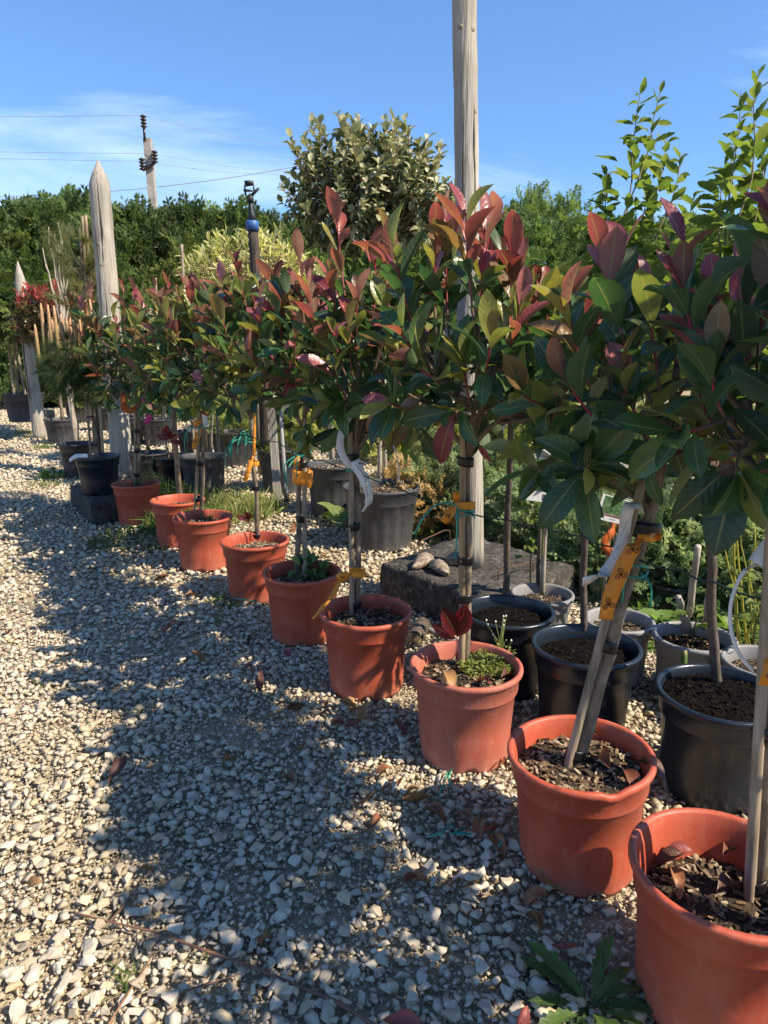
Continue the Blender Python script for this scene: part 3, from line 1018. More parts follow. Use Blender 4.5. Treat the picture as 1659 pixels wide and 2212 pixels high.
def knot(root, p, axis, r, name='twine_loop', tails=2, seed=0, tail=0.08, turns=2, rr=0.0024):
    rnd = random.Random(seed)
    axis = axis.normalized()
    x = Vector((1, 0, 0)); x = (x - axis * x.dot(axis)).normalized(); y = axis.cross(x)
    mb = MB()
    pts = []
    for i in range(14 * turns + 1):
        a = 2 * math.pi * i / 14
        pts.append(p + x * r * 1.2 * math.cos(a) + y * r * math.sin(a) + axis * (0.016 * (i / 14 - turns / 2) + 0.006 * math.sin(a * 1.5 + seed)))
    mb.tube(pts, rr, 6)
    for k in range(tails):
        d = Vector((rnd.uniform(-1, 0.6), rnd.uniform(-1, -0.2), 0)).normalized()
        q0 = p + d * r * 1.1
        L = tail * rnd.uniform(0.6, 1.3)
        tp = [q0, q0 + d * L * 0.35 + Vector((0, 0, L * rnd.uniform(-0.1, 0.35))), q0 + d * L * 0.6 + Vector((0, 0, -L * 0.35)), q0 + d * L * 0.62 + Vector((0, 0, -L * 0.9))]
        fine = [bez(tp[0], tp[1], tp[2], i / 6) for i in range(7)] + [tp[3]]
        mb.tube(fine, rr, 6)
    return mb.build(name, M['twine'], root)


# ------------------------------------------------------------------ ground and gravel
gm = MB()
S_ = 300
gm.add([(-S_, -S_, -0.006), (S_, -S_, -0.006), (S_, S_, -0.006), (-S_, S_, -0.006)], [(0, 1, 2, 3)])
ground = gm.build('ground', M['earth'])
tag(ground, kind='structure')


def stone_template(rnd, npt, flat=0.62, elong=1.25):
    bm = bmesh.new()
    for k in range(npt):
        d = rnd_unit(rnd)
        q = Vector((d.x * elong, d.y, d.z * flat))
        m_ = max(abs(d.x), abs(d.y), abs(d.z))
        q = q * (0.5 * (0.38 + 0.62 / m_ * 0.78)) * rnd.uniform(0.8, 1.1)
        bm.verts.new(q)
    r = bmesh.ops.convex_hull(bm, input=bm.verts[:])
    bmesh.ops.delete(bm, geom=[g for g in r['geom_interior'] if isinstance(g, bmesh.types.BMVert)], context='VERTS')
    bmesh.ops.triangulate(bm, faces=bm.faces[:])
    bm.verts.index_update()
    V_ = np.array([v.co[:] for v in bm.verts], dtype=np.float32)
    T_ = np.array([[v.index for v in f.verts] for f in bm.faces], dtype=np.int32)
    bm.free()
    return V_, T_


_rs = random.Random(5)
STONES = [stone_template(_rs, 11, _rs.uniform(0.45, 0.8), _rs.uniform(1.0, 1.6)) for _ in range(16)]
SMALL = [stone_template(_rs, 9, _rs.uniform(0.5, 0.8), _rs.uniform(1.0, 1.5)) for _ in range(10)]


def row_x(Y):
    return 0.63 - (Y - 1.09) * 0.66


def field(xr, yr, step, smin, smax, power, keep=1.0):
    """jittered positions of stones inside the part of the yard that can be seen, with a margin"""
    y = np.arange(yr[0], yr[1], step)
    out = []
    for yy in y:
        x0 = max(xr[0], -0.60 * yy - 0.9)
        x1 = min(xr[1], 0.62 * yy + 0.8)
        n = max(1, int((x1 - x0) / step))
        xs = x0 + (np.arange(n) + RNG.random(n)) * (x1 - x0) / n
        ys = yy + RNG.random(n) * step
        out.append(np.stack([xs, ys], 1))
    P_ = np.concatenate(out)
    if keep < 1:
        P_ = P_[RNG.random(len(P_)) < keep]
    s_ = smin + (smax - smin) * RNG.random(len(P_)) ** power
    return P_, s_


def fines_mask(P_):
    return np.array([mnoise.noise(Vector((x * 2.1, y * 1.6, 4.2))) + 0.5 * mnoise.noise(Vector((x * 6, y * 6, 1.1))) for x, y in P_])


def rot_mats(n, lean):
    a = RNG.random(n) * 2 * np.pi
    t1 = RNG.normal(0, lean, n); t2 = RNG.normal(0, lean, n)
    ca, sa, c1, s1, c2, s2 = np.cos(a), np.sin(a), np.cos(t1), np.sin(t1), np.cos(t2), np.sin(t2)
    Z = np.zeros(n); O = np.ones(n)
    Rz = np.stack([ca, -sa, Z, sa, ca, Z, Z, Z, O], 1).reshape(n, 3, 3)
    Rx = np.stack([O, Z, Z, Z, c1, -s1, Z, s1, c1], 1).reshape(n, 3, 3)
    Ry = np.stack([c2, Z, s2, Z, O, Z, -s2, Z, c2], 1).reshape(n, 3, 3)
    return Rz @ Rx @ Ry


def scatter_stones(name, P_, s_, z_, templ, lean, parent):
    n = len(P_)
    Mx = rot_mats(n, lean) * s_[:, None, None]
    k = RNG.integers(0, len(templ), n)
    Vs, Ts, To = [], [], []
    off = 0
    for i, (V_, T_) in enumerate(templ):
        idx = np.where(k == i)[0]
        if not len(idx):
            continue
        W = np.einsum('kij,nj->kni', Mx[idx], V_)
        W[:, :, 0] += P_[idx, 0][:, None]; W[:, :, 1] += P_[idx, 1][:, None]; W[:, :, 2] += z_[idx][:, None]
        Vs.append(W.reshape(-1, 3))
        Ts.append((T_[None] + (np.arange(len(idx)) * len(V_))[:, None, None] + off).reshape(-1, 3))
        To.append(np.repeat(RNG.random(len(idx)), len(V_)))
        off += len(idx) * len(V_)
    o = np_mesh(name, np.concatenate(Vs), np.concatenate(Ts), M['stone'], parent, tone=np.concatenate(To), smooth=False)
    o['kind'] = 'stuff'
    return o


# near gravel, the yard between camera and pots
Pn, sn = field((-4, 2.6), (0.55, 3.4), 0.0185, 0.012, 0.040, 2.6)
fm = fines_mask(Pn)
keep = (fm < 0.30) | (RNG.random(len(Pn)) < 0.5)
Pn, sn = Pn[keep], sn[keep]
zn = 0.003 + RNG.random(len(Pn)) * 0.012
# the 300 stones that show largest become pieces of their own
dep = Pn[:, 1] * math.cos(PITCH) + CAMH * math.sin(PITCH)
uu = CX + F * Pn[:, 0] / dep
vv = CY + F * (CAMH * math.cos(PITCH) - Pn[:, 1] * math.sin(PITCH)) / dep
score = sn / dep * ((uu > 10) & (uu < 1400) & (vv < 2205))
big = np.argsort(-score)[:300]
mask = np.ones(len(Pn), bool); mask[big] = False
smeshes = []
for V_, T_ in STONES:
    me = bpy.data.meshes.new('stone')
    me.from_pydata([tuple(map(float, p)) for p in V_], [], [tuple(map(int, f)) for f in T_])
    me.attributes.new('tone', 'FLOAT', 'POINT').data.foreach_set('value', np.full(len(V_), 0.0, dtype=np.float32))
    me.materials.append(M['stone']); me.update()
    smeshes.append(me)
rmz = rot_mats(300, 0.22)
for i, k in enumerate(big):
    o = bpy.data.objects.new('stone', smeshes[i % len(smeshes)])
    COL.objects.link(o)
    o.parent = ground
    o.matrix_local = Matrix.Translation((Pn[k, 0], Pn[k, 1], zn[k] + 0.005)) @ (Matrix(rmz[i].tolist()) * float(sn[k] * 0.95)).to_4x4()
scatter_stones('gravel', Pn[mask], sn[mask], zn[mask], STONES, 0.24, ground)
Ps, ss = field((-4, 2.6), (0.55, 3.0), 0.0105, 0.004, 0.013, 1.3, 0.9)
scatter_stones('grit', Ps, ss, 0.0 + RNG.random(len(Ps)) * 0.004, SMALL, 0.6, ground)
Pm, sm = field((-6, 3.4), (3.4, 6.6), 0.034, 0.020, 0.050, 1.7)
scatter_stones('gravel', Pm, sm, 0.003 + RNG.random(len(Pm)) * 0.012, SMALL, 0.25, ground)
Pf, sf = field((-11, 2.5), (6.6, 15), 0.058, 0.03, 0.07, 1.4)
scatter_stones('gravel', Pf, sf, 0.002 + RNG.random(len(Pf)) * 0.014, SMALL, 0.25, ground)


# ------------------------------------------------------------------ conifer sprays
def spray_template(rnd, pairs=7, w_=0.045, droop=0.25, spread=0.5):
    V_, T_ = [], []

    def dia(a, b, wd, z):
        a, b = Vector(a), Vector(b)
        d = (b - a)
        nn = Vector((-d.y, d.x, 0)).normalized() * wd
        m_ = a.lerp(b, 0.45) + Vector((0, 0, z))
        i = len(V_)
        V_.extend([a, m_ + nn, b, m_ - nn])
        T_.extend([(i, i + 1, i + 2), (i, i + 2, i + 3)])
    zf = lambda y: -droop * y * y
    for k in range(4):
        y0, y1 = k / 4, (k + 1.15) / 4
        dia((0, y0, zf(y0)), (0, y1, zf(y1)), w_ * 0.8, 0)
    for k in range(pairs):
        y0 = 0.10 + 0.8 * k / pairs
        L = spread * (1 - 0.62 * y0) * rnd.uniform(0.8, 1.15)
        for s_ in (-1, 1):
            yy = y0 + rnd.uniform(-0.03, 0.03)
            e = (s_ * L * 0.72, yy + L * 0.62, zf(yy) + rnd.uniform(-0.10, 0.14))
            dia((0, yy, zf(yy)), e, w_, 0.01)
            mid = (e[0] * 0.45, yy + (e[1] - yy) * 0.45, (zf(yy) + e[2]) / 2)
            dia(mid, (mid[0] + s_ * L * 0.42, mid[1] + L * 0.12, mid[2] + rnd.uniform(-0.08, 0.08)), w_ * 0.8, 0)
            dia(mid, (mid[0] + s_ * L * 0.10, mid[1] + L * 0.45, mid[2] + rnd.uniform(-0.08, 0.08)), w_ * 0.8, 0)
    return np.array([tuple(v) for v in V_], dtype=np.float32), np.array(T_, dtype=np.int32)


_rp = random.Random(9)
SPRAYS = [spray_template(_rp) for _ in range(6)]
FINE = [spray_template(_rp, 7, 0.040, 0.1, 0.42) for _ in range(5)]


def needle_template(rnd, n=14, spread=0.5, w_=0.012):
    V_, T_ = [], []
    for k in range(n):
        a = 2.4 * k
        d = Vector((math.cos(a) * spread, 1.0, math.sin(a) * spread)) * rnd.uniform(0.75, 1.1)
        s_ = Vector((math.sin(a), 0, -math.cos(a))) * w_
        b0 = Vector((0, 0.15 * rnd.random(), 0))
        i = len(V_)
        V_.extend([b0 + s_, b0 - s_, d])
        T_.append((i, i + 1, i + 2))
    return np.array([tuple(v) for v in V_], dtype=np.float32), np.array(T_, dtype=np.int32)


NEEDLES = [needle_template(_rp, 16, _rp.uniform(0.35, 0.7)) for _ in range(5)]


def blob_core(root, c, rad, col, name='dark_core', seed=0, seg=10):  # dark hull added inside the foliage for occlusion, in place of branches
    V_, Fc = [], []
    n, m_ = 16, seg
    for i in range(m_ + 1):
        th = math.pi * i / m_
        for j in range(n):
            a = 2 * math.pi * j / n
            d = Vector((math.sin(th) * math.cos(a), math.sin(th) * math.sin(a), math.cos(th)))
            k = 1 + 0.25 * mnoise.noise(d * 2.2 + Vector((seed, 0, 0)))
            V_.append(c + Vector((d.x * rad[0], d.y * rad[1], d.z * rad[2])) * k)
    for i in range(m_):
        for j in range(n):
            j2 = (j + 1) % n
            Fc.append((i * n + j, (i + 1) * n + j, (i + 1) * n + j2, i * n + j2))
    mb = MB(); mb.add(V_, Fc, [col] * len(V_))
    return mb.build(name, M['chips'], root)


def shrub_sprays(root, c, rad, n, size, cols, seed, templ=None, lift=0.35, hang=0.0, zmin=-0.35, fuzz=0.5, front=False, name='foliage', brown=None):
    rng = random.Random(seed)
    templ = templ or FINE
    L = []
    for k in range(n):
        while True:
            d = rnd_unit(rng)
            if d.z > zmin and not (front and d.y > 0.5):
                break
        bump = 1 + 0.22 * mnoise.noise(d * 2.6 + Vector((seed * 1.7, 0, 0)))
        f = (rng.uniform(0.88, 1.06) if rng.random() < 0.75 else rng.uniform(0.65, 0.9)) * bump
        p = c + Vector((d.x * rad[0], d.y * rad[1], d.z * rad[2])) * f
        ld = d + Vector((0, 0, lift - hang)) + rnd_unit(rng) * fuzz
        col = rng.choice(cols)
        g = 0.8 + 0.45 * mnoise.noise(p * 3.1) + rng.uniform(-0.15, 0.15)
        if brown and mnoise.noise(p * 2.7 + Vector((seed, 3, 1))) > brown[0]:
            col = rng.choice(brown[1]); g = 1
        L.append((rng.randrange(len(templ)), basis(ld, d + Vector((0, 0, 0.8)) + rnd_unit(rng) * 0.8), p, size * rng.uniform(0.6, 1.3), tuple(max(0.004, x * g) for x in col)))
    return inst_mesh(name, L, templ, M['needle'], root)


# ------------------------------------------------------------------ hedge behind the yard
HA, HB = Vector((-11.5, 12.6, 0)), Vector((14.5, 23.5, 0))
hedge = thing('cypress_hedge', HA.lerp(HB, 0.3), 'tall dark green clipped cypress hedge behind the potted trees', 'hedge')
rng = random.Random(31)
hd = (HB - HA); HL = hd.length; hx = hd.normalized(); hn = Vector((hx.y, -hx.x, 0))


def hedge_h(s):
    return 4.05 + 0.30 * mnoise.noise(Vector((s * 0.55, 2.2, 0))) + 0.30 * mnoise.noise(Vector((s * 1.7, 5.2, 0))) + 0.05 * max(0, s - 10)


def hedge_d(s, z):
    return 0.45 * mnoise.noise(Vector((s * 0.8, z * 0.7, 3.3))) + 0.25 * mnoise.noise(Vector((s * 2.1, z * 1.6, 8.3)))


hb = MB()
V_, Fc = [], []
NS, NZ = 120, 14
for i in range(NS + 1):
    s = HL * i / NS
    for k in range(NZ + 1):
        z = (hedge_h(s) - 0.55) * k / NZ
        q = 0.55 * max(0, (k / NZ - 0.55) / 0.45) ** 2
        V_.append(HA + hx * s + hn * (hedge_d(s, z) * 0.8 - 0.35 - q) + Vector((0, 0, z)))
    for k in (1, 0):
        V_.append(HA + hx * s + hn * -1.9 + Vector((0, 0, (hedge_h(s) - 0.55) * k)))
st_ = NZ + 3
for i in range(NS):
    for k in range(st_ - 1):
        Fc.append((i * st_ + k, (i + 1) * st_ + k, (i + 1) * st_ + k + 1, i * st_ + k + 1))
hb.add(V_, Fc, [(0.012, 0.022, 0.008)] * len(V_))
hb.build('dark_core', M['chips'], hedge)  # solid dark hull added behind the sprays for occlusion, not modelled branches
HC = [(0.11, 0.17, 0.055), (0.15, 0.21, 0.07), (0.19, 0.25, 0.085), (0.08, 0.13, 0.045)]
L = []
for k in range(12500):
    s = HL * (rng.random() ** 1.25)
    top = rng.random() < 0.34
    h = hedge_h(s)
    if top:
        z = h - 0.5 + rng.uniform(-0.12, 0.28); off = rng.uniform(-1.0, 0.1) - 0.25
        ld = Vector((rng.gauss(0, 0.3), rng.gauss(0, 0.3), 1.0)); sz = rng.uniform(0.22, 0.62)
        nr = rnd_unit(rng)
    else:
        z = (h - 0.2) * rng.random() ** 0.75; off = hedge_d(s, z) + rng.uniform(-0.35, 0.10) - 0.55 * max(0, (z / h - 0.6) / 0.4) ** 2
        ld = hn * 0.8 + Vector((0, 0, 0.75)) + rnd_unit(rng) * 0.55; sz = rng.uniform(0.3, 0.62)
        nr = hn + Vector((0, 0, 0.3)) + rnd_unit(rng) * 0.8
    p = HA + hx * s + hn * off + Vector((0, 0, max(0.05, z)))
    g = 0.85 + 0.5 * mnoise.noise(p * 0.9) + rng.uniform(-0.2, 0.2)
    L.append((rng.randrange(6), basis(ld, nr), p, sz, tuple(x * g for x in rng.choice(HC))))
inst_mesh('foliage', L, SPRAYS, M['needle'], hedge)

# pale feathery tree beyond the hedge
c = gy(1160, 500, 21)
t = thing('feathery_tree', (c.x, c.y, 0), 'light green feathery tree rising beyond the hedge right of the tall post', 'tree')
mb = MB(); mb.tube([(c.x, c.y, 0), (c.x, c.y, c.z)], [0.12, 0.05], 8); mb.build('trunk', M['darkbark'], t)
rng = random.Random(4)
L = []
for k in range(650):
    d = rnd_unit(rng)
    p = c + Vector((d.x * 1.9, d.y * 1.0, d.z * 1.15 - 0.25)) * rng.random() ** 0.4
    p.z += 0.45 * mnoise.noise(Vector((p.x * 1.3, 0, 3)))
    L.append((rng.randrange(6), basis(Vector((rng.gauss(0, 0.35), rng.gauss(0, 0.3), 1)), rnd_unit(rng)), p, rng.uniform(0.25, 0.5), mixc((0.13, 0.19, 0.05), (0.22, 0.27, 0.08), rng.random())))
inst_mesh('crown', L, SPRAYS, M['needle'], t)

# ------------------------------------------------------------------ power line
YP = 27.0
pt = gy(319, 300, YP); pb = Vector((gy(345, 560, YP).x, YP, 0))
up_ = thing('utility_pole', pb, 'concrete power pole with dark insulators rising behind the hedge', 'utility pole')
mb = MB()
mb.box((pb + pt) / 2, (0.26, 0.26, (pt - pb).length), Quaternion((pt - pb).normalized().cross(Vector((0, 0, 1))), 0).to_matrix() @ Vector((0, 0, 1)).rotation_difference(pt - pb).to_matrix())
mb.build('pole', M['concrete'], up_, smooth=False)


def insulator(root, p, h=0.42):
    m2 = MB()
    prof = []
    for k in range(4):
        z = h * k / 4
        prof += [(0.05, z), (0.11, z + h * 0.05), (0.11, z + h * 0.12), (0.05, z + h * 0.2)]
    prof = [(0.001, 0)] + prof + [(0.001, h)]
    V2, F2 = lathe(prof, 10)
    m2.add([Vector(q) + p for q in V2], F2)
    return m2.build('insulator', M['ceramic'], root)


mb = MB(); mb.tube([pt + Vector((-0.06, -0.15, -0.1)), pt + Vector((-0.06, -0.15, 0.35))], 0.045, 6); mb.build('bracket', M['ceramic'], up_)
i1 = pt + Vector((-0.06, -0.15, 0.32)); insulator(up_, i1, 0.42)
a = gy(308, 368, YP - 0.2); b = gy(335, 352, YP - 0.2)
mb = MB(); mb.tube([a, b], 0.05, 6); mb.build('crossarm', M['ceramic'], up_)
insulator(up_, a, 0.42); insulator(up_, b, 0.42)
p2 = gy(664, 332, 30.0)
up2 = thing('utility_pole', (p2.x, 30, 0), 'far concrete pole half hidden by the rounded olive-leaved tree', 'utility pole')
mb = MB(); mb.box((p2.x, 30, p2.z / 2), (0.34, 0.3, p2.z)); mb.build('pole', M['concrete'], up2, smooth=False)
mb = MB(); mb.tube([Vector((p2.x, 29.8, p2.z - 0.1)), Vector((p2.x + 0.5, 29.8, p2.z - 0.5))], 0.05, 6); mb.build('bracket', M['ceramic'], up2)


def cable(a, b, sag, label, r=0.007):
    a, b = Vector(a), Vector(b)
    pts = []
    for i in range(25):
        t = i / 24
        pts.append(a.lerp(b, t) - Vector((0, 0, sag * 4 * t * (1 - t))))
    m2 = MB(); m2.tube(pts, r, 5)
    o = m2.build('power_cable', M['grey'], None, org=a)
    tag(o, label, 'cable')


cable(gy(-900, 225, 31), i1 + Vector((0, 0, 0.4)), 0.2, 'thin top cable left of the concrete pole')
cable(i1 + Vector((0, 0, 0.4)), gy(700, 322, 36), 0.2, 'thin top cable running from the concrete pole towards the far pole')
cable(gy(-900, 300, 31), a + Vector((0, 0, 0.3)), 0.15, 'lower cable reaching the left insulator of the concrete pole')
cable(a + Vector((0, 0, 0.3)), gy(700, 375, 36), 0.2, 'lower cable from the left insulator to the far pole')
cable(gy(-900, 290, 31), b + Vector((0, 0, 0.3)), 0.15, 'middle cable reaching the right insulator of the concrete pole')
cable(b + Vector((0, 0, 0.3)), gy(680, 372, 36), 0.15, 'middle cable from the right insulator to the far pole')
cable(gy(-800, 380, 24), gy(664, 355, 29.8), 0.9, 'thick slack cable crossing the sky just above the hedge', 0.013)
cable(gy(1000, 370, 40), gy(2300, 520, 34), 0.3, 'thin cable in the sky right of the tall post, topmost of three', 0.006)
cable(gy(1000, 400, 40), gy(2300, 555, 34), 0.3, 'thin cable in the sky right of the tall post, middle of three', 0.006)
cable(gy(1000, 425, 40), gy(2300, 585, 34), 0.3, 'thin cable in the sky right of the tall post, lowest of three', 0.006)


# ------------------------------------------------------------------ wooden posts
def round_post(name, base, top, r0, r1, mat, label, point=0.0, seed=0, n=16):
    base, top = Vector(base), Vector(top)
    root = thing(name, base, label, 'post')
    ax = (top - base)
    mb = MB()
    pts, rad = [], []
    k = 26
    body_t = 1 - point / ax.length if point else 1.0
    for i in range(k + 1):
        t = body_t * i / k
        pts.append(base + ax * t + Vector((mnoise.noise(Vector((t * 3, seed, 0))), mnoise.noise(Vector((t * 3, seed, 5))), 0)) * r0 * 0.12)
        rad.append((r0 + (r1 - r0) * t) * (1 + 0.03 * mnoise.noise(Vector((t * 9, seed, 2)))))
    if point:
        for q, f in ((0.35, 0.78), (1.0, 0.04)):
            pts.append(base + ax * (body_t + (1 - body_t) * q)); rad.append(r1 * f)
    mb.tube(pts, rad, n, True, None, 0.035, seed)
    mb.build('shaft', mat, root)
    # drying cracks
    cb = MB()
    rr = random.Random(seed)
    for q in range(3):
        an = rr.uniform(-2.3, -0.8)
        t0, t1 = sorted((rr.uniform(0.1, 0.9), rr.uniform(0.1, 0.9)))
        if t1 - t0 < 0.15: t1 = min(0.92, t0 + 0.3)
        line = []
        for i in range(14):
            t = t0 + (t1 - t0) * i / 13
            a2 = an + 0.12 * mnoise.noise(Vector((t * 8, q, seed)))
            rdd = (r0 + (r1 - r0) * t) * 0.985
            line.append(base + ax * t + Vector((mnoise.noise(Vector((t * 3, seed, 0))), mnoise.noise(Vector((t * 3, seed, 5))), 0)) * r0 * 0.12 + Vector((math.cos(a2), math.sin(a2), 0)) * rdd)
        cb.tube(line, [r0 * 0.075 * math.sin(math.pi * (i + 0.5) / 14) * (0.7 + 0.5 * rr.random()) for i in range(14)], 5)
    cb.build('crack', M['darkpost'], root)
    for q in range(3):
        an = rr.uniform(-2.3, -0.8); t = rr.uniform(0.3, 0.85)
        d = Vector((math.cos(an), math.sin(an), 0)); ctr = base + ax * t + d * (r0 + (r1 - r0) * t) * 0.93
        kb = MB(); kb.tube([ctr, ctr + d * r0 * 0.055, ctr + d * r0 * 0.065], [r0 * 0.2, r0 * 0.15, r0 * 0.04], 9, True, None, 0.12, q)
        kb.build('knot', M['bark'], root)
    return root


pbm = gz(1021, 1222, 0.19)
round_post('wooden_post', pbm, pbm + Vector((-0.13, 0.0, 3.0)), 0.056, 0.050, M['post'], 'tall round weathered post standing on the mossy concrete slab', 0, 3)
lb = gz(266, 1035, 0.0); lt = gy(211, 345, lb.y)
round_post('wooden_post', lb, lt, 0.10, 0.088, M['post'], 'thick grey post with sharpened tip behind the potted pine', 0.21, 5)
fb = gz(86, 948, 0.0); ft = gy(38, 563, fb.y)
round_post('wooden_post', fb, ft, 0.085, 0.07, M['post'], 'slim pointed grey post rising through the distant red-topped bush', 0.3, 8)
fb = gz(97, 947, 0.0); ft = gy(66, 830, fb.y)
round_post('wooden_post', fb, ft, 0.05, 0.045, M['post'], 'thin leaning grey stake beside the ribbed grey pot', 0, 9)
fb = gz(600, 1086, 0.0); ft = gy(583, 862, fb.y)
sp_ = thing('support_stake', fb, 'square grey timber stake with a plastic pipe between the ribbed pots', 'stake')
mb = MB(); mb.box((fb + ft) / 2 + Vector((0, 0, 0.15)), (0.062, 0.06, (ft - fb).length + 0.3), Vector((0, 0, 1)).rotation_difference(ft - fb).to_matrix()); mb.build('timber', M['post'], sp_, smooth=False)
mb = MB(); mb.tube([fb + Vector((0.075, 0.0, 0.0)), fb + Vector((0.07, 0, 0.10)), ft + Vector((0.068, 0, 0.25))], [0.017, 0.016, 0.015], 10); mb.build('pipe', M['grey'], sp_)
mb = MB(); mb.tube([fb + Vector((0.075, 0.0, -0.01)), fb + Vector((0.072, 0, 0.12))], 0.021, 10); mb.build('sleeve', M['rubber'], sp_)

# sprinkler post
sb = gz(575, 930, 0.0); sb = Vector((gy(560, 600, 6.0).x + 0.02, 6.0, 0)); stp = gy(545, 487, 6.0)
spk = thing('sprinkler_post', sb, 'dark post with blue collar and black impact sprinkler on top', 'sprinkler')
mb = MB(); mb.tube(wob(sb, stp, 14, 0.02, 3), [0.055 - 0.015 * i / 13 for i in range(14)], 10, True, None, 0.08, 2); mb.build('shaft', M['darkpost'], spk)
mb = MB(); mb.tube([stp + Vector((0, 0, -0.04)), stp + Vector((0, 0, 0.03)), stp + Vector((0, 0, 0.035))], [0.053, 0.053, 0.045], 14); mb.build('collar', M['blue'], spk)
q = stp + Vector((0, 0, 0.03))
mb = MB(); mb.tube([q, q + Vector((0, 0, 0.05)), q + Vector((-0.005, 0, 0.10)), q + Vector((-0.008, 0, 0.17))], [0.036, 0.03, 0.02, 0.014], 10); mb.build('riser', M['rubber'], spk)
h0 = q + Vector((-0.008, 0, 0.145))
mb = MB()
mb.tube([h0, h0 + Vector((0, 0, 0.05))], [0.03, 0.026], 10)
mb.tube([h0 + Vector((-0.035, 0, 0.05)), h0 + Vector((-0.04, 0, 0.12)), h0 + Vector((0.03, 0, 0.13)), h0 + Vector((0.035, 0, 0.06))], 0.009, 6)
mb.tube([h0 + Vector((0, 0, 0.04)), h0 + Vector((0.075, -0.02, 0.10))], [0.014, 0.011], 8)
mb.tube([h0 + Vector((-0.05, 0.01, 0.09)), h0 + Vector((0.02, 0, 0.085))], [0.012, 0.008], 6)
mb.box(h0 + Vector((-0.005, 0, 0.145)), (0.07, 0.02, 0.03))
mb.build('sprinkler_head', M['rubber'], spk)


# ------------------------------------------------------------------ concrete blocks
def rough_block(name, corners, z0, z1, mat, label, seed=0, cat='concrete block'):
    """corners: four ground-plan points; bevelled, uneven block"""
    cs = [Vector((p[0], p[1], 0)) for p in corners]
    cen = sum(cs, Vector()) / 4
    root_loc = Vector((cen.x, cen.y, z0))
    N_ = 22
    V_, Fc = [], []
    rings = [(0.985, z0), (1.0, z0 + (z1 - z0) * 0.25), (1.0, z0 + (z1 - z0) * 0.6), (0.995, z1 - 0.02), (0.975, z1 - 0.006), (0.95, z1), (0.6, z1 + 0.002), (0.25, z1), (0.02, z1)]
    per = []
    for e in range(4):
        a, b = cs[e], cs[(e + 1) % 4]
        for i in range(N_):
            per.append(a.lerp(b, (i + 0.0) / N_))
    for f, z in rings:
        for p in per:
            d = cen + (p - cen) * f
            nz = mnoise.noise(Vector((d.x * 9, d.y * 9, z * 9 + seed)))
            n2_ = mnoise.noise(Vector((d.x * 26, d.y * 26, z * 26 + seed)))
            out = (p - cen).normalized()
            V_.append(Vector((d.x, d.y, z)) + out * (0.010 * nz + 0.006 * n2_) * (1 if f > 0.9 else 0) + Vector((0, 0, (0.006 * nz + 0.005 * n2_) if z > z0 else 0)))
    n = len(per)
    for i in range(len(rings) - 1):
        for j in range(n):
            j2 = (j + 1) % n
            Fc.append((i * n + j, i * n + j2, (i + 1) * n + j2, (i + 1) * n + j))
    mb = MB(); mb.add(V_, Fc)
    o = mb.build(name, mat, None, org=root_loc)
    tag(o, label, cat)
    return o


SLZ = 0.19
rough_block('concrete_slab', [gz(822, 1215, SLZ), gz(1060, 1300, SLZ), gz(1243, 1220, SLZ), gz(1010, 1152, SLZ)], -0.02, SLZ, M['stoneblock'], 'dark lichened concrete slab carrying the tall post', 1)
rough_block('concrete_block', [gz(150, 1047, 0.17), gz(196, 1088, 0.17), gz(262, 1078, 0.17), gz(215, 1040, 0.17)], -0.02, 0.17, M['stoneblock'], 'dark mossy concrete block under the potted pine', 2)
p = gz(64, 914, 0.0)
rough_block('concrete_block', [(p.x - 0.26, p.y, 0), (p.x + 0.26, p.y, 0), (p.x + 0.26, p.y + 0.4, 0), (p.x - 0.26, p.y + 0.4, 0)], -0.02, 0.2, M['concrete'], 'pale concrete block on the far gravel below a large pot', 3)


def flint(c, size, ax, label, seed):
    rnd = random.Random(seed)
    bm = bmesh.new()
    bmesh.ops.create_icosphere(bm, subdivisions=3, radius=1)
    q = Vector((0, 1, 0)).rotation_difference(Vector(ax)).to_matrix()
    for v in bm.verts:
        p = v.co.copy()
        k = 1 + 0.20 * mnoise.noise(p * 1.3 + Vector((seed, 0, 0))) + 0.06 * mnoise.noise(p * 4 + Vector((seed, 0, 0)))
        tp = 1 - 0.62 * max(0, p.y)
        p = Vector((p.x * size[0] * tp, p.y * size[1], p.z * size[2] * tp)) * k
        if p.z < -size[2] * 0.55: p.z = -size[2] * 0.55
        v.co = q @ p
    me = bpy.data.meshes.new('flint_stone'); bm.to_mesh(me); bm.free()
    me.materials.append(M['flint'])
    me.polygons.foreach_set('use_smooth', [True] * len(me.polygons))
    o = bpy.data.objects.new('flint_stone', me); COL.objects.link(o); o.location = c
    tag(o, label, 'stone')


flint(gz(912, 1214, SLZ + 0.025), (0.048, 0.085, 0.042), (-0.55, -0.8, -0.12), 'large wedge-shaped banded flint on the concrete slab, tip pointing outward', 2)
flint(gz(952, 1228, SLZ + 0.022), (0.042, 0.078, 0.038), (0.42, -0.9, -0.12), 'smaller pale pointed flint leaning against the larger one on the slab', 5)
flint(gz(987, 1208, SLZ + 0.022), (0.045, 0.06, 0.036), (0.8, 0.3, 0.0), 'brown rounded flint on the slab half hidden by the bamboo stake', 8)


def rod(name, pts, r, mat, label, cat):
    m2 = MB(); m2.tube(pts, r, 6)
    o = m2.build(name, mat, None, org=pts[0]); tag(o, label, cat); return o


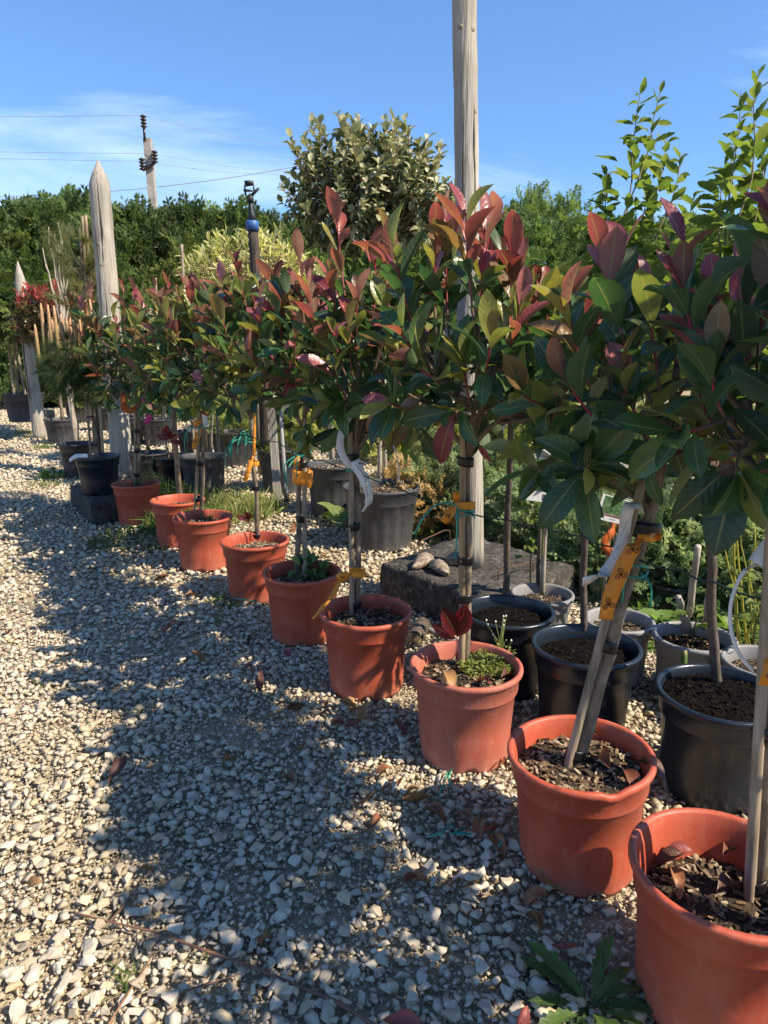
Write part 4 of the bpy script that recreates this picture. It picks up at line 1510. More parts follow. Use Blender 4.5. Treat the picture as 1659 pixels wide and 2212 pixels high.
p0 = gz(905, 1192, SLZ); p1 = gz(960, 1172, SLZ)
rod('iron_loop', [p0 - Vector((0, 0, 0.02)), p0 + Vector((0, 0, 0.045)), p0 + Vector((0.012, 0.01, 0.058)), p1 + Vector((0, 0, 0.07)), p1 + Vector((0.03, 0.03, 0.06)), p1 + Vector((0.034, 0.034, -0.02))], 0.0035, M['rust'], 'thin rusty iron loop in the slab beside the flint stones', 'iron loop')
p0 = gz(1076, 1252, SLZ); p1 = gz(1146, 1235, SLZ)
rod('iron_loop', [p0 - Vector((0, 0, 0.02)), p0 + Vector((0, 0, 0.035)), p0 + Vector((0.012, 0.01, 0.045)), p1 + Vector((0, 0, 0.05)), p1 + Vector((0.012, 0.005, 0.04)), p1 + Vector((0.014, 0.005, -0.02))], 0.004, M['rust'], 'bent rusty iron loop in the slab behind the dark blue pot', 'iron loop')
p0, p1 = gz(872, 1337, 0.02), gz(985, 1385, 0.02)
rod('plastic_pipe', [p0, p0.lerp(p1, 0.5), p1], 0.013, M['grey'], 'grey plastic pipe lying in front of the concrete slab', 'pipe')
p0 = gz(897, 1372, 0.03)
lg = thing('log', p0, 'short cut log showing its end grain beside the grey pipe', 'log')
mb = MB(); mb.tube([p0 + Vector((-0.01, -0.05, 0)), p0 + Vector((0.04, 0.12, 0))], 0.036, 14, True, None, 0.04, 4); mb.build('bark', M['darkbark'], lg)
mb = MB(); mb.tube([p0 + Vector((-0.011, -0.053, 0)), p0 + Vector((-0.005, -0.03, 0))], 0.033, 14); mb.build('cut_end', M['bamboo'], lg)


# ------------------------------------------------------------------ row of photinia trees in terracotta pots
PR, PB, PH = 0.170, 0.135, 0.295
TREES = {}


def crown_box(uL, uR, vT, vB, Y):
    um = (uL + uR) / 2
    a, b = gy(uL, (vT + vB) / 2, Y), gy(uR, (vT + vB) / 2, Y)
    zt, zb = gy(um, vT, Y).z, gy(um, vB, Y).z
    return Vector(((a.x + b.x) / 2, Y, zb + (zt - zb) * 0.45)), (b.x - a.x) / 2, (zt - zb) * 0.55, (zt - zb) * 0.45


def red_tree(key, X, Y, base_px, top_px, box, label, stake_du=(-14, -10), stake_top=None, ties=(), seed=0, shoots=42, per=9, n_ind=300, chips=260,
             mat='terra', tilt=None, broken=None, r0=0.0125, stk=True, leaf=0.118, redness=1.0, olive=1.0, extra=60, crown_pt=None, soilz=0.245, stakemat='bamboo', rot=0.0):
    root = thing('photinia_tree', (X, Y, 0.006), label, 'potted tree', 'photinia trees in red pots')
    TREES[key] = root
    pot, mt = build_pot(root, Vector((X, Y, 0.006)), PR, PB, PH, M[mat], seed, tilt=tilt, broken=broken, rot=rot)
    build_soil(root, mt, PR - 0.026, soilz - 0.006, M['soil'], chips, seed)
    b0 = gz(base_px[0], base_px[1], soilz)
    tp = gy(top_px[0], top_px[1], Y + (0.0 if not crown_pt else 0))
    pts = wob(b0 - Vector((0, 0, 0.03)), tp, 16, 0.014, seed + 1)
    trunk(root, pts, r0, r0 * 0.75, M['bark'], seed)
    if stk:
        s0 = gz(base_px[0] + stake_du[0], base_px[1], soilz) - Vector((0, 0.012, 0.03))
        st = gy((stake_top or (top_px[0] + stake_du[1], top_px[1]))[0], (stake_top or top_px)[1] - 40, tp.y - 0.015)
        stake(root, s0, st, 0.0105, M[stakemat], seed=seed)
    for k, v in enumerate(ties):
        f = (v - base_px[1]) / (top_px[1] - base_px[1])
        q = pts[0].lerp(pts[-1], f)
        d = pts[-1] - pts[0]
        sx = gy(base_px[0] + stake_du[0] * (1 - f) + stake_du[1] * f + (top_px[0] - base_px[0]) * f, v, q.y).x if stk else q.x
        q = Vector(((q.x + sx) / 2, q.y - 0.005, q.z))
        tie(root, q, d, 0.0172 if stk else 0.0150, 0.026, seed=seed + k)
    c, rx, ru, rd = crown_box(*box, Y)
    shoot_crown(root, tp, c, (rx * 0.86, rx * 0.86, ru * 0.94, rd * 0.95), shoots, per, leaf, photinia_colour(redness, olive), seed + 40, n_ind=n_ind,
                tipstem=(0.33, 0.022, 0.045), zmin=-0.84, stem=(0.15, 0.105, 0.075), extra=extra, erect=0.98, jitter=(0.74, 1.16))
    return root, pts


t8, p8 = red_tree('P8', 0.249, 1.939, (1008, 1440), (1012, 955), (790, 1265, 430, 985), 'photinia with tall bright red leaf tips in a faded pot with green moss', ties=(1420, 1265, 1185, 990), seed=8, mat='terra_faded', shoots=46, stake_du=(-12, -12), leaf=0.123, redness=1.2)
t7, p7 = red_tree('P7', -0.066, 2.380, (776, 1325), (768, 960), (640, 925, 505, 985), 'photinia whose trunk carries a curled white paper label', ties=(1285, 1120, 985), seed=7, stake_du=(-16, -10), stakemat='oldbamboo', redness=1.25)
t6, p6 = red_tree('P6', -0.352, 2.838, (640, 1245), (650, 900), (525, 775, 560, 905), 'photinia with leafy weed sprouting beside its split trunk', ties=(1195, 1105, 990), seed=16, redness=1.3, stake_du=(18, 8), stakemat='oldbamboo')
t5, p5 = red_tree('P5', -0.646, 3.339, (556, 1168), (543, 890), (412, 650, 575, 890), 'photinia on a thin trunk knotted with a bunch of green twine', ties=(1145, 1040), seed=15, r0=0.013, stk=False)
t4, p4 = red_tree('P4', -1.036, 3.846, (432, 1110), (440, 880), (335, 545, 585, 885), 'photinia in overgrown red pot with a white tag at crown height', ties=(1065, 990), seed=14, stake_du=(-10, -6), n_ind=260, chips=120, stakemat='oldbamboo')
t3, p3 = red_tree('P3', -1.31, 4.30, (388, 1072), (372, 868), (270, 470, 605, 885), 'photinia with a dark red shoot low on its thick bare trunk', ties=(), seed=13, stk=False, r0=0.02, n_ind=220, chips=80)
t2, p2_ = red_tree('P2', -1.767, 4.855, (298, 1050), (300, 865), (172, 395, 615, 885), 'photinia in cracked red pot next to the mossy concrete block', ties=(1015, 965, 925), seed=12, stake_du=(-7, -5), n_ind=240, chips=80, stakemat='oldbamboo')
tr2, pr2 = red_tree('R2', 0.475, 1.469, (1238, 1655), (1412, 1075), (1110, 1650, 465, 1125), 'photinia leaning sideways in a red pot with a broken rim', ties=(1600, 1365), seed=22, r0=0.0185, stake_du=(-21, -23),
                    broken=-math.pi / 2 + 0.2, shoots=38, per=8, extra=30, redness=0.8, olive=0.6, chips=520, leaf=0.12, tilt=(0.0, R(-2.0)), stakemat='oldbamboo')
tr1, pr1 = red_tree('R1', 0.630, 1.092, (1640, 1940), (1700, 1130), (1470, 2040, 335, 1090), 'photinia with half-filled red pot beside the broad-leaved weed', ties=(1870, 1530), seed=21, r0=0.015, stake_du=(-28, -30), shoots=32, per=8, extra=25, redness=1.0, olive=0.35, chips=420, soilz=0.20, stakemat='oldbamboo')
# the row goes on past the frame; these trees shade the gravel in front
for x9, y9, lab9 in ((0.99, 0.66, 'first photinia past the half-filled pot at the near end of the row'), (1.24, 0.24, 'second photinia past the half-filled pot at the near end of the row')):
    tr9 = thing('photinia_tree', (x9, y9, 0.006), lab9, 'potted tree', 'photinia trees in red pots')
    pot9, mt9 = build_pot(tr9, Vector((x9, y9, 0.006)), PR, PB, PH, M['terra'], 5)
    build_soil(tr9, mt9, PR - 0.026, 0.24, M['soil'], 0, 5)
    trunk(tr9, wob((x9, y9, 0.22), (x9, y9, 0.95), 10, 0.01, 3), 0.0125, 0.01, M['bark'], 5)
    shoot_crown(tr9, Vector((x9, y9, 0.95)), Vector((x9, y9, 1.2)), (0.24, 0.24, 0.30, 0.24), 34, 8, 0.115, photinia_colour(1.0), 77, n_ind=0, tipstem=(0.30, 0.03, 0.045), zmin=-0.7, extra=30)


# ------------------------------------------------------------------ other potted trees and shrubs
def rootpot(name, c, Rr, rb, H, mat, label, cat, group=None, style='plain', soil='darksoil', seed=0, chips=0, cols=DARKC, soil_drop=0.045, size=0.012):
    root = thing(name, c, label, cat, group)
    pot, mt = build_pot(root, Vector(c), Rr, rb, H, M[mat], seed, style)
    if soil:
        build_soil(root, mt, Rr - 0.026, H - soil_drop, M[soil], chips, seed, cols, size)
    return root


def base_from_rim(u, v, H):
    p = gz(u, v, H)
    return Vector((p.x, p.y, 0.006))


PLEAT = [(0.12, 0.165, 0.03), (0.15, 0.20, 0.035), (0.085, 0.13, 0.025), (0.18, 0.21, 0.05)]
pleat_col = lambda rng, t, h, rel: rng.choice(PLEAT)
MIDG = [(0.05, 0.10, 0.03), (0.07, 0.13, 0.035), (0.035, 0.075, 0.025)]
mid_col = lambda rng, t, h, rel: rng.choice(MIDG)


def wands(root, foot, tips, seed, n_ind, leaf=0.07, per=15, name='crown', start=0.25):
    """upright leafy wands, leaves in opposite pairs"""
    rng = random.Random(seed)
    mb = MB(); leaves = []
    for (tip, foot_) in tips:
        pts = wob(foot_, tip, 12, 0.05, rng.random() * 9)
        mb.tube(pts, [0.0055 - 0.0042 * i / 11 for i in range(12)], 5, False, [mixc((0.10, 0.065, 0.045), (0.17, 0.13, 0.05), i / 11) for i in range(12)])
        L = (tip - foot_).length
        m_ = max(4, int(per * L / 0.6))
        for k in range(m_):
            t = start + (1 - start) * (k + 0.3) / m_
            i = min(10, int(t * 11)); p = pts[i].lerp(pts[i + 1], t * 11 - i)
            tg = (pts[i + 1] - pts[i]).normalized()
            an = k * 1.57 + rng.uniform(-0.3, 0.3)
            sx = tg.cross(Vector((0, 1, 0.01))).normalized(); sy = tg.cross(sx)
            for s_ in (0, math.pi):
                rd = sx * math.cos(an + s_) + sy * math.sin(an + s_)
                side = rng.uniform(0, 0.05) if t < 0.8 else 0
                ld = rd * 0.9 + tg * (0.25 + 0.6 * (t > 0.93)) + Vector((0, 0, -0.05)) + rnd_unit(rng) * 0.3
                leaves.append((basis(ld, Vector((0, 0, 1)) + tg * 0.4 + rnd_unit(rng) * 0.4), p + rd * side, leaf * rng.uniform(0.7, 1.2) * (1 - 0.45 * max(0, (t - 0.8) / 0.2)), rng.choice(PLEAT), rng.random()))
    cr_ = mb.build(name, M['barkv'], root)
    place_leaves(cr_, leaves, 'pleat', 'softleaf', n_ind)


# second row: blue-black pots
b1 = base_from_rim(1097, 1320, 0.30)
q = rootpot('young_tree', b1, 0.168, 0.13, 0.30, 'blueblack', 'dark-stemmed young tree in a glossy black pot touching the concrete slab', 'potted tree', 'young trees in blue-black pots', seed=31, chips=160)
tp = gy(1105, 880, b1.y)
trunk(q, wob(gz(1090, 1310, 0.24), tp, 14, 0.012, 4), 0.013, 0.011, M['darkbark'], 3)
shoot_crown(q, tp, tp + Vector((0.06, 0.06, 0.22)), (0.24, 0.24, 0.26, 0.16), 26, 9, 0.075, mid_col, 61, kind='pleat', matkey='softleaf', n_ind=120, extra=60)

b2 = base_from_rim(1266, 1394, 0.30)
q = rootpot('young_tree', b2, 0.172, 0.132, 0.30, 'blueblack', 'young tree with tall pale-green wands in a blue-black pot behind the leaning trunk', 'potted tree', 'young trees in blue-black pots', seed=32, chips=220)
tp = gy(1256, 940, b2.y)
trunk(q, wob(gz(1263, 1385, 0.24), tp, 14, 0.012, 5), 0.0125, 0.0095, M['darkbark'], 5)
tips = []
for (u, v, dy) in ((1430, 185, 0.05), (1385, 190, 0.1), (1305, 360, 0.02), (1470, 330, 0.12), (1350, 480, -0.05), (1400, 420, 0.0), (1440, 300, 0.2), (1290, 440, 0.2), (1500, 420, 0.25)):
    tips.append((gy(u, v, b2.y + dy + 0.25), tp + Vector((0.02, 0.02, -0.02))))
wands(q, tp, tips, 71, 300, 0.070, 14)

b3 = base_from_rim(1560, 1497, 0.30)
q = rootpot('young_tree', b3, 0.175, 0.135, 0.30, 'blueblack', 'young tree with reddish-brown trunk in a blue-black pot full of fresh dark compost', 'potted tree', 'young trees in blue-black pots', seed=33, chips=520, soil_drop=0.025)
tp = gy(1525, 1040, b3.y)
trunk(q, wob(gz(1550, 1490, 0.26), tp, 14, 0.012, 6), 0.0135, 0.012, M['darkbark'], 6)
tips = []
for (u, v, dy) in ((1640, 150, 0.1), (1600, 200, 0.2), (1690, 140, 0.2), (1560, 380, 0.15), (1650, 330, 0.05), (1620, 480, 0.0), (1720, 300, 0.1), (1585, 300, 0.3)):
    tips.append((gy(u, v, b3.y + dy + 0.25), tp + Vector((0.02, 0.02, -0.02))))
wands(q, tp, tips, 72, 300, 0.070, 14)

# third row: grey pots
GREYG = 'small shrubs in grey pots'


def maple_leaves(root, stem_pts, n, seed, size=0.05, col=((0.11, 0.16, 0.03), (0.16, 0.20, 0.04), (0.08, 0.12, 0.03)), name='foliage', n_ind=60):
    rng = random.Random(seed)
    L = []
    for k in range(n):
        t = 0.25 + 0.75 * (k + rng.random()) / n
        f = t * (len(stem_pts) - 1); i = min(len(stem_pts) - 2, int(f))
        p = stem_pts[i].lerp(stem_pts[i + 1], f - i)
        a = k * 2.4
        d = Vector((math.cos(a), math.sin(a), rng.uniform(-0.1, 0.5)))
        c = rng.choice(col)
        for s_ in (-0.75, 0, 0.75):
            d2 = Matrix.Rotation(s_, 3, 'Z') @ d
            L.append((basis(d2 - Vector((0, 0, 0.2)), Vector((0, 0, 1)) + rnd_unit(rng) * 0.3), p + d * 0.03, size * (1 if s_ == 0 else 0.8), c, rng.random()))
    mb = MB(); mb.tube(stem_pts, [0.004 - 0.002 * i / (len(stem_pts) - 1) for i in range(len(stem_pts))], 5, False, [(0.12, 0.12, 0.04)] * len(stem_pts))
    st = mb.build(name, M['barkv'], root)
    place_leaves(st, L, 'round', 'softleaf', n_ind)


g1 = base_from_rim(1172, 1283, 0.235)
q = rootpot('shrub_in_pot', g1, 0.130, 0.10, 0.235, 'grey', 'maple-leaved shrub tied to a pale cane in a grey pot on the slab side', 'potted shrub', GREYG, soil='soil', seed=41, chips=160, cols=CHIPC)
stake(q, gz(1172, 1285, 0.19), gy(1183, 985, g1.y - 0.01), 0.011, M['palebark'], 'stake', 4, 3)
mb = MB(); mb.tube(wob(gz(1163, 1282, 0.19), gy(1172, 900, g1.y), 12, 0.015, 8), [0.010 - 0.005 * i / 11 for i in range(12)], 8); mb.build('stem', M['darkbark'], q)
maple_leaves(q, wob(gz(1150, 1278, 0.19), gy(1120, 1050, g1.y), 9, 0.03, 3), 10, 5)
maple_leaves(q, wob(gz(1172, 1200, 0.4), gy(1195, 980, g1.y), 9, 0.03, 5), 12, 6, name='foliage')
g2 = base_from_rim(1337, 1340, 0.235)
q = rootpot('shrub_in_pot', g2, 0.130, 0.10, 0.235, 'grey', 'small shrub with orange ribbon in a grey pot half hidden by the blue-black pot', 'potted shrub', GREYG, soil='soil', seed=42, chips=160, cols=CHIPC)
stake(q, gz(1300, 1325, 0.19), gy(1320, 1120, g2.y), 0.008, M['oldbamboo'], 'stake', 4, 4)
maple_leaves(q, wob(gz(1300, 1330, 0.19), gy(1305, 1010, g2.y), 9, 0.03, 7), 18, 8)
rb = [gy(1315, 1085, g2.y - 0.03), gy(1325, 1140, g2.y - 0.03), gy(1305, 1175, g2.y - 0.04), gy(1330, 1205, g2.y - 0.03), gy(1318, 1235, g2.y - 0.03)]
strip(q, rb, [0.012, 0.03, 0.035, 0.02], (1, 0.2, 0.1), M['ribbon_old'], 'ribbon')
rb2 = [gy(1330, 1110, g2.y - 0.05), gy(1340, 1160, g2.y - 0.05), gy(1332, 1200, g2.y - 0.04), gy(1332, 1225, g2.y - 0.04)]
strip(q, rb2, [0.012, 0.03, 0.02], (1, -0.3, 0.1), M['ribbon_old'], 'ribbon')
g3 = base_from_rim(1500, 1376, 0.235)
q = rootpot('shrub_in_pot', g3, 0.140, 0.11, 0.235, 'grey', 'shrub with two stubby cut stems in a grey pot, wilted dandelion over its rim', 'potted shrub', GREYG, soil='darksoil', seed=43, chips=200, cols=CHIPC + DARKC)
mb = MB()
mb.tube(wob(gz(1487, 1372, 0.18), gy(1465, 1290, g3.y), 7, 0.01, 3), [0.022, 0.019, 0.016, 0.014, 0.013, 0.012, 0.011], 9, True, None, 0.1, 3)
mb.tube(wob(gz(1487, 1330, 0.25), gy(1508, 1180, g3.y), 7, 0.01, 4), [0.014, 0.013, 0.012, 0.012, 0.011, 0.011, 0.011], 9, True, None, 0.08, 4)
mb.tube(wob(gz(1520, 1375, 0.18), gy(1530, 1290, g3.y), 7, 0.01, 5), [0.013, 0.012, 0.012, 0.012, 0.011, 0.011, 0.010], 9, True, None, 0.08, 5)
mb.build('stem', M['palebark'], q)
maple_leaves(q, wob(gz(1500, 1372, 0.2), gy(1500, 1320, g3.y), 6, 0.02, 9), 5, 9)
dr = gy(1478, 1432, g3.y - 0.16)
mb = MB(); mb.tube([dr + Vector((0.12, 0.04, -0.01)), dr + Vector((0.06, 0, -0.022)), dr + Vector((0, 0, -0.02))], 0.003, 6, True, [(0.35, 0.38, 0.06)] * 3)
mb.tube([dr + Vector((0, 0, -0.022)), dr + Vector((-0.002, 0, 0.005)), dr + Vector((-0.002, 0, 0.03)), dr + Vector((0, 0, 0.045))], [0.003, 0.011, 0.009, 0.005], 9, True, [(0.12, 0.2, 0.05), (0.10, 0.18, 0.04), (0.12, 0.16, 0.05), (0.28, 0.2, 0.1)])
mb.build('wilted_flower', M['barkv'], q)
g4 = base_from_rim(1655, 1432, 0.235)
q = rootpot('shrub_in_pot', g4, 0.135, 0.105, 0.235, 'grey', 'shrub with yellow canes in a grey pot at the end of the grey pots', 'potted shrub', GREYG, soil='soil', seed=44, chips=160, cols=CHIPC)
yc = [(0.36, 0.33, 0.05), (0.30, 0.30, 0.06)]
mb = MB()
for (u0, v0, u1, v1, r) in ((1598, 1395, 1560, 1090, 0.007), (1612, 1390, 1578, 1120, 0.006), (1620, 1400, 1630, 1230, 0.006), (1635, 1405, 1590, 1180, 0.005), (1600, 1400, 1545, 1200, 0.005)):
    mb.tube(wob(gz(u0, v0, 0.18), gy(u1, v1 - 90, g4.y), 9, 0.03, u0 * 0.37), [r * 0.8 * (1 - 0.06 * i) for i in range(9)], 6, True, [yc[u0 % 2]] * 9)
mb.build('cane', M['barkv'], q)
maple_leaves(q, wob(gz(1630, 1400, 0.2), gy(1635, 1260, g4.y), 8, 0.03, 9), 12, 12)

# ------------------------------------------------------------------ large ribbed pots
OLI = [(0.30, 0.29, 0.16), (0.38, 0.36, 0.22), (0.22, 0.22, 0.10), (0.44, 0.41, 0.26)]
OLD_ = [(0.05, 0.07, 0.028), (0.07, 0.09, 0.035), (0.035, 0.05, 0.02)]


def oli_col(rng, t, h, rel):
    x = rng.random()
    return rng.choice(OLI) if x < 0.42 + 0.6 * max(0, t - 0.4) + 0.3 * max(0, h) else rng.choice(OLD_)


RG = 'large ribbed pots behind the row'
d1 = base_from_rim(824, 1050, 0.387)
q = rootpot('silverberry_tree', d1, 0.245, 0.185, 0.385, 'dgrey', 'round-headed silverberry standard with olive-grey leaves in a ribbed dark grey pot', 'potted tree', style='ribbed', soil='soil', seed=51, chips=260, cols=CHIPC, size=0.02)
tp = gy(818, 560, d1.y)
trunk(q, wob(gz(820, 1050, 0.33), tp, 16, 0.01, 2), 0.016, 0.016, M['palebark'], 2)
trunk(q, wob(gz(832, 1048, 0.33), tp + Vector((0.03, 0.01, -0.1)), 16, 0.01, 3), 0.014, 0.013, M['palebark'], 3)
c, rx, ru, rd = crown_box(610, 985, 238, 560, d1.y)
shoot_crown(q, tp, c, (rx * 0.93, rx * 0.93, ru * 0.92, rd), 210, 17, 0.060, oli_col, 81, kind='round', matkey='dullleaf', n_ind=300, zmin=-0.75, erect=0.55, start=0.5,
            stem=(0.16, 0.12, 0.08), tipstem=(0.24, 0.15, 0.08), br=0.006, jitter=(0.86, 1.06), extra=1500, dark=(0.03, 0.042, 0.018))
d2 = base_from_rim(722, 1003, 0.38)
q = rootpot('standard_tree', d2, 0.225, 0.17, 0.38, 'dgrey', 'bare pale trunk in a ribbed dark grey pot topped with pale gravel', 'potted tree', style='ribbed', soil='soil', seed=52, chips=260, cols=[(0.4, 0.35, 0.26), (0.3, 0.25, 0.18), (0.2, 0.15, 0.1)], size=0.02)
tp = gy(712, 820, d2.y)
trunk(q, wob(gz(717, 1003, 0.33), tp, 10, 0.01, 2), 0.022, 0.019, M['palebark'], 2)
shoot_crown(q, tp, tp + Vector((0, 0, 0.45)), (0.32, 0.32, 0.35, 0.3), 40, 10, 0.075, mid_col, 82, kind='round', matkey='leaf', n_ind=0, extra=100)
d3 = base_from_rim(615, 968, 0.38)
q = rootpot('ground_cover_pot', d3, 0.25, 0.19, 0.38, 'dgrey', 'wide ribbed dark grey pot brimming with yellow-green ground cover', 'potted plant', style='ribbed', soil='soil', seed=53)
shrub_sprays(q, d3 + Vector((0, 0, 0.37)), (0.23, 0.23, 0.08), 260, 0.07, [(0.18, 0.20, 0.04), (0.23, 0.24, 0.05), (0.13, 0.16, 0.03)], 5)
tp = gy(735, 800, 5.9)
d4 = base_from_rim(438, 985, 0.33)
q = rootpot('standard_tree', d4, 0.205, 0.16, 0.33, 'dgrey', 'slender pale trunk in a plain dark grey pot behind the overgrown red pot', 'potted tree', seed=54, soil='soil', chips=60)
trunk(q, wob(gz(455, 985, 0.28), gy(462, 830, d4.y), 8, 0.01, 2), 0.012, 0.01, M['palebark'], 2)
shoot_crown(q, gy(462, 830, d4.y), gy(462, 830, d4.y) + Vector((0, 0, 0.3)), (0.3, 0.3, 0.3, 0.25), 30, 9, 0.08, mid_col, 83, kind='round', matkey='leaf', n_ind=0, extra=60)
d5 = base_from_rim(505, 932, 0.36)
q = rootpot('standard_tree', d5, 0.26, 0.2, 0.36, 'black', 'slim brown trunk in a broad black pot behind the knotted green twine', 'potted tree', seed=55, soil='soil', style='ribbed')
trunk(q, wob(gz(500, 932, 0.3), gy(512, 820, d5.y), 8, 0.01, 2), 0.016, 0.013, M['darkbark'], 2)
shrub_sprays(q, d5 + Vector((0, 0, 0.36)), (0.24, 0.24, 0.08), 160, 0.08, [(0.18, 0.20, 0.04), (0.13, 0.16, 0.03)], 6)
# viburnum with white flower heads between the farthest red pots
d6 = base_from_rim(322, 978, 0.33)
q = rootpot('viburnum_tree', d6, 0.175, 0.14, 0.33, 'black', 'viburnum with cream-white flower heads in a black pot behind the farthest red pots', 'potted tree', seed=56, soil='darksoil')
tp = gy(318, 830, d6.y)
trunk(q, wob(gz(320, 978, 0.28), tp, 9, 0.01, 3), 0.017, 0.013, M['bark'], 4)
vc, rx, ru, rd = crown_box(262, 430, 640, 860, d6.y)
shoot_crown(q, tp, vc, (rx, rx, ru, rd), 40, 9, 0.085, mid_col, 84, kind='round', matkey='leaf', n_ind=100, extra=80)
rng = random.Random(12)
FL = [leaf_template(0.9, 0.2, 0.4, 0, 0.55, 0, 4, 0, 0.02)]
for (u, v, s_) in ((342, 690, 0.10), (368, 705, 0.085), (330, 715, 0.075), (352, 655, 0.06), (430, 648, 0.065), (395, 640, 0.05), (410, 660, 0.06), (455, 640, 0.05)):
    cc = gy(u, v, 4.30 if u > 380 else 4.55)
    L = []
    for k in range(150):
        d = rnd_unit(rng); d.z = abs(d.z) * 0.7
        L.append((0, basis(d + rnd_unit(rng) * 0.7, d), cc + Vector((d.x, d.y, d.z)) * s_ * rng.uniform(0.75, 1), 0.014, mixc((0.62, 0.56, 0.40), (0.48, 0.38, 0.22), rng.random())))
    fh = inst_mesh('flower_head', L, FL, M['softleafv'], q, kind=None)
d7 = base_from_rim(370, 985, 0.30)
q = rootpot('empty_pot', d7, 0.19, 0.15, 0.30, 'blueblack', 'low dark blue pot of soil between the farthest red pots', 'pot', seed=57, soil='darksoil')

# potted pine with brown candles on the mossy block
pz = 0.17
pp = gz(210, 985, pz + 0.28); pp = Vector((pp.x, pp.y, pz + 0.003))
q = rootpot('potted_pine', pp, 0.165, 0.125, 0.28, 'blueblack', 'pine with upright brown candles in a blue-black pot on the mossy block', 'potted tree', seed=58)
tp = gy(188, 800, pp.y)
trunk(q, wob(pp + Vector((0, 0, 0.22)), tp, 9, 0.02, 5), 0.017, 0.014, M['bark'], 8)
stake(q, pp + Vector((-0.035, -0.02, 0.22)), tp + Vector((-0.02, -0.02, 0.05)), 0.009, M['oldbamboo'], seed=4)
for v in (1010, 960, 900):
    z = gy(200, v, pp.y).z
    tie(q, Vector((pp.x + (tp.x - pp.x) * (z - pp.z) / (tp.z - pp.z) - 0.01, pp.y - 0.01, z)), Vector((0, 0, 1)), 0.024, 0.012, seed=v)
strip(q, [gy(150, 995, pp.y - 0.17), gy(165, 985, pp.y - 0.19), gy(190, 985, pp.y - 0.18)], 0.03, (0, 0.4, 1), M['paper'], 'tag')
rng = random.Random(77)
cand = []
for (u, v0, v1) in ((105, 735, 715), (112, 720, 690), (135, 745, 715), (152, 735, 712), (88, 725, 655), (103, 745, 658), (116, 735, 660), (131, 745, 678), (143, 760, 685), (150, 750, 682), (160, 755, 690), (168, 745, 700), (178, 735, 670), (185, 725, 648), (194, 728, 645), (202, 730, 650), (124, 750, 700), (75, 755, 700), (172, 760, 690), (190, 745, 700)):
    yy = pp.y + rng.uniform(-0.22, 0.22)
    cand.append((gy(u + rng.uniform(6, 14), v0 + 45, yy), gy(u, v1, yy)))
L = []
mb = MB()
for (a, b) in cand:
    mb.tube([tp + Vector((0, 0, 0.0)), tp.lerp(a, 0.5) - Vector((0, 0, 0.06)), a], [0.008, 0.006, 0.004], 5, False, [(0.14, 0.10, 0.07)] * 3)
    for k in range(34):
        t = rng.uniform(0.25, 1.0)
        p = tp.lerp(a, t) - Vector((0, 0, 0.06 * math.sin(math.pi * t))) + rnd_unit(rng) * 0.02
        L.append((rng.randrange(5), basis((a - tp).normalized() * 0.6 + rnd_unit(rng) * 0.9 + Vector((0, 0, -0.15)), rnd_unit(rng)), p, rng.uniform(0.07, 0.12), mixc((0.03, 0.06, 0.022), (0.075, 0.11, 0.035), rng.random())))
    for k in range(12):
        p = a.lerp(b, rng.random() * 0.5)
        L.append((rng.randrange(5), basis((b - a).normalized() + rnd_unit(rng) * 0.4, rnd_unit(rng)), p, 0.028, (0.22, 0.20, 0.07)))
for k in range(420):
    d = rnd_unit(rng)
    p = gy(185, 790, pp.y) + Vector((d.x * 0.24, d.y * 0.24, d.z * 0.22))
    L.append((rng.randrange(5), basis(d + Vector((0, 0, -0.6)), rnd_unit(rng)), p, rng.uniform(0.08, 0.14), mixc((0.025, 0.05, 0.02), (0.06, 0.09, 0.03), rng.random())))
cr_ = mb.build('crown', M['barkv'], q)
inst_mesh('needles', L, NEEDLES, M['needle'], cr_)
for (a, b) in cand:
    mb = MB()
    mb.tube([a, a.lerp(b, 0.35), a.lerp(b, 0.85), b], [0.006, 0.013, 0.011, 0.005], 7, True, [(0.22, 0.20, 0.06), (0.27, 0.21, 0.08), (0.38, 0.22, 0.11), (0.42, 0.25, 0.13)])
    mb.build('candle', M['barkv'], cr_)
# black pot behind it
bk = gz(165, 958, 0.33); bk = Vector((bk.x, bk.y, 0.006))
rootpot('empty_pot', bk, 0.17, 0.13, 0.33, 'black', 'plain black pot of soil beside the mossy block', 'pot', seed=59)

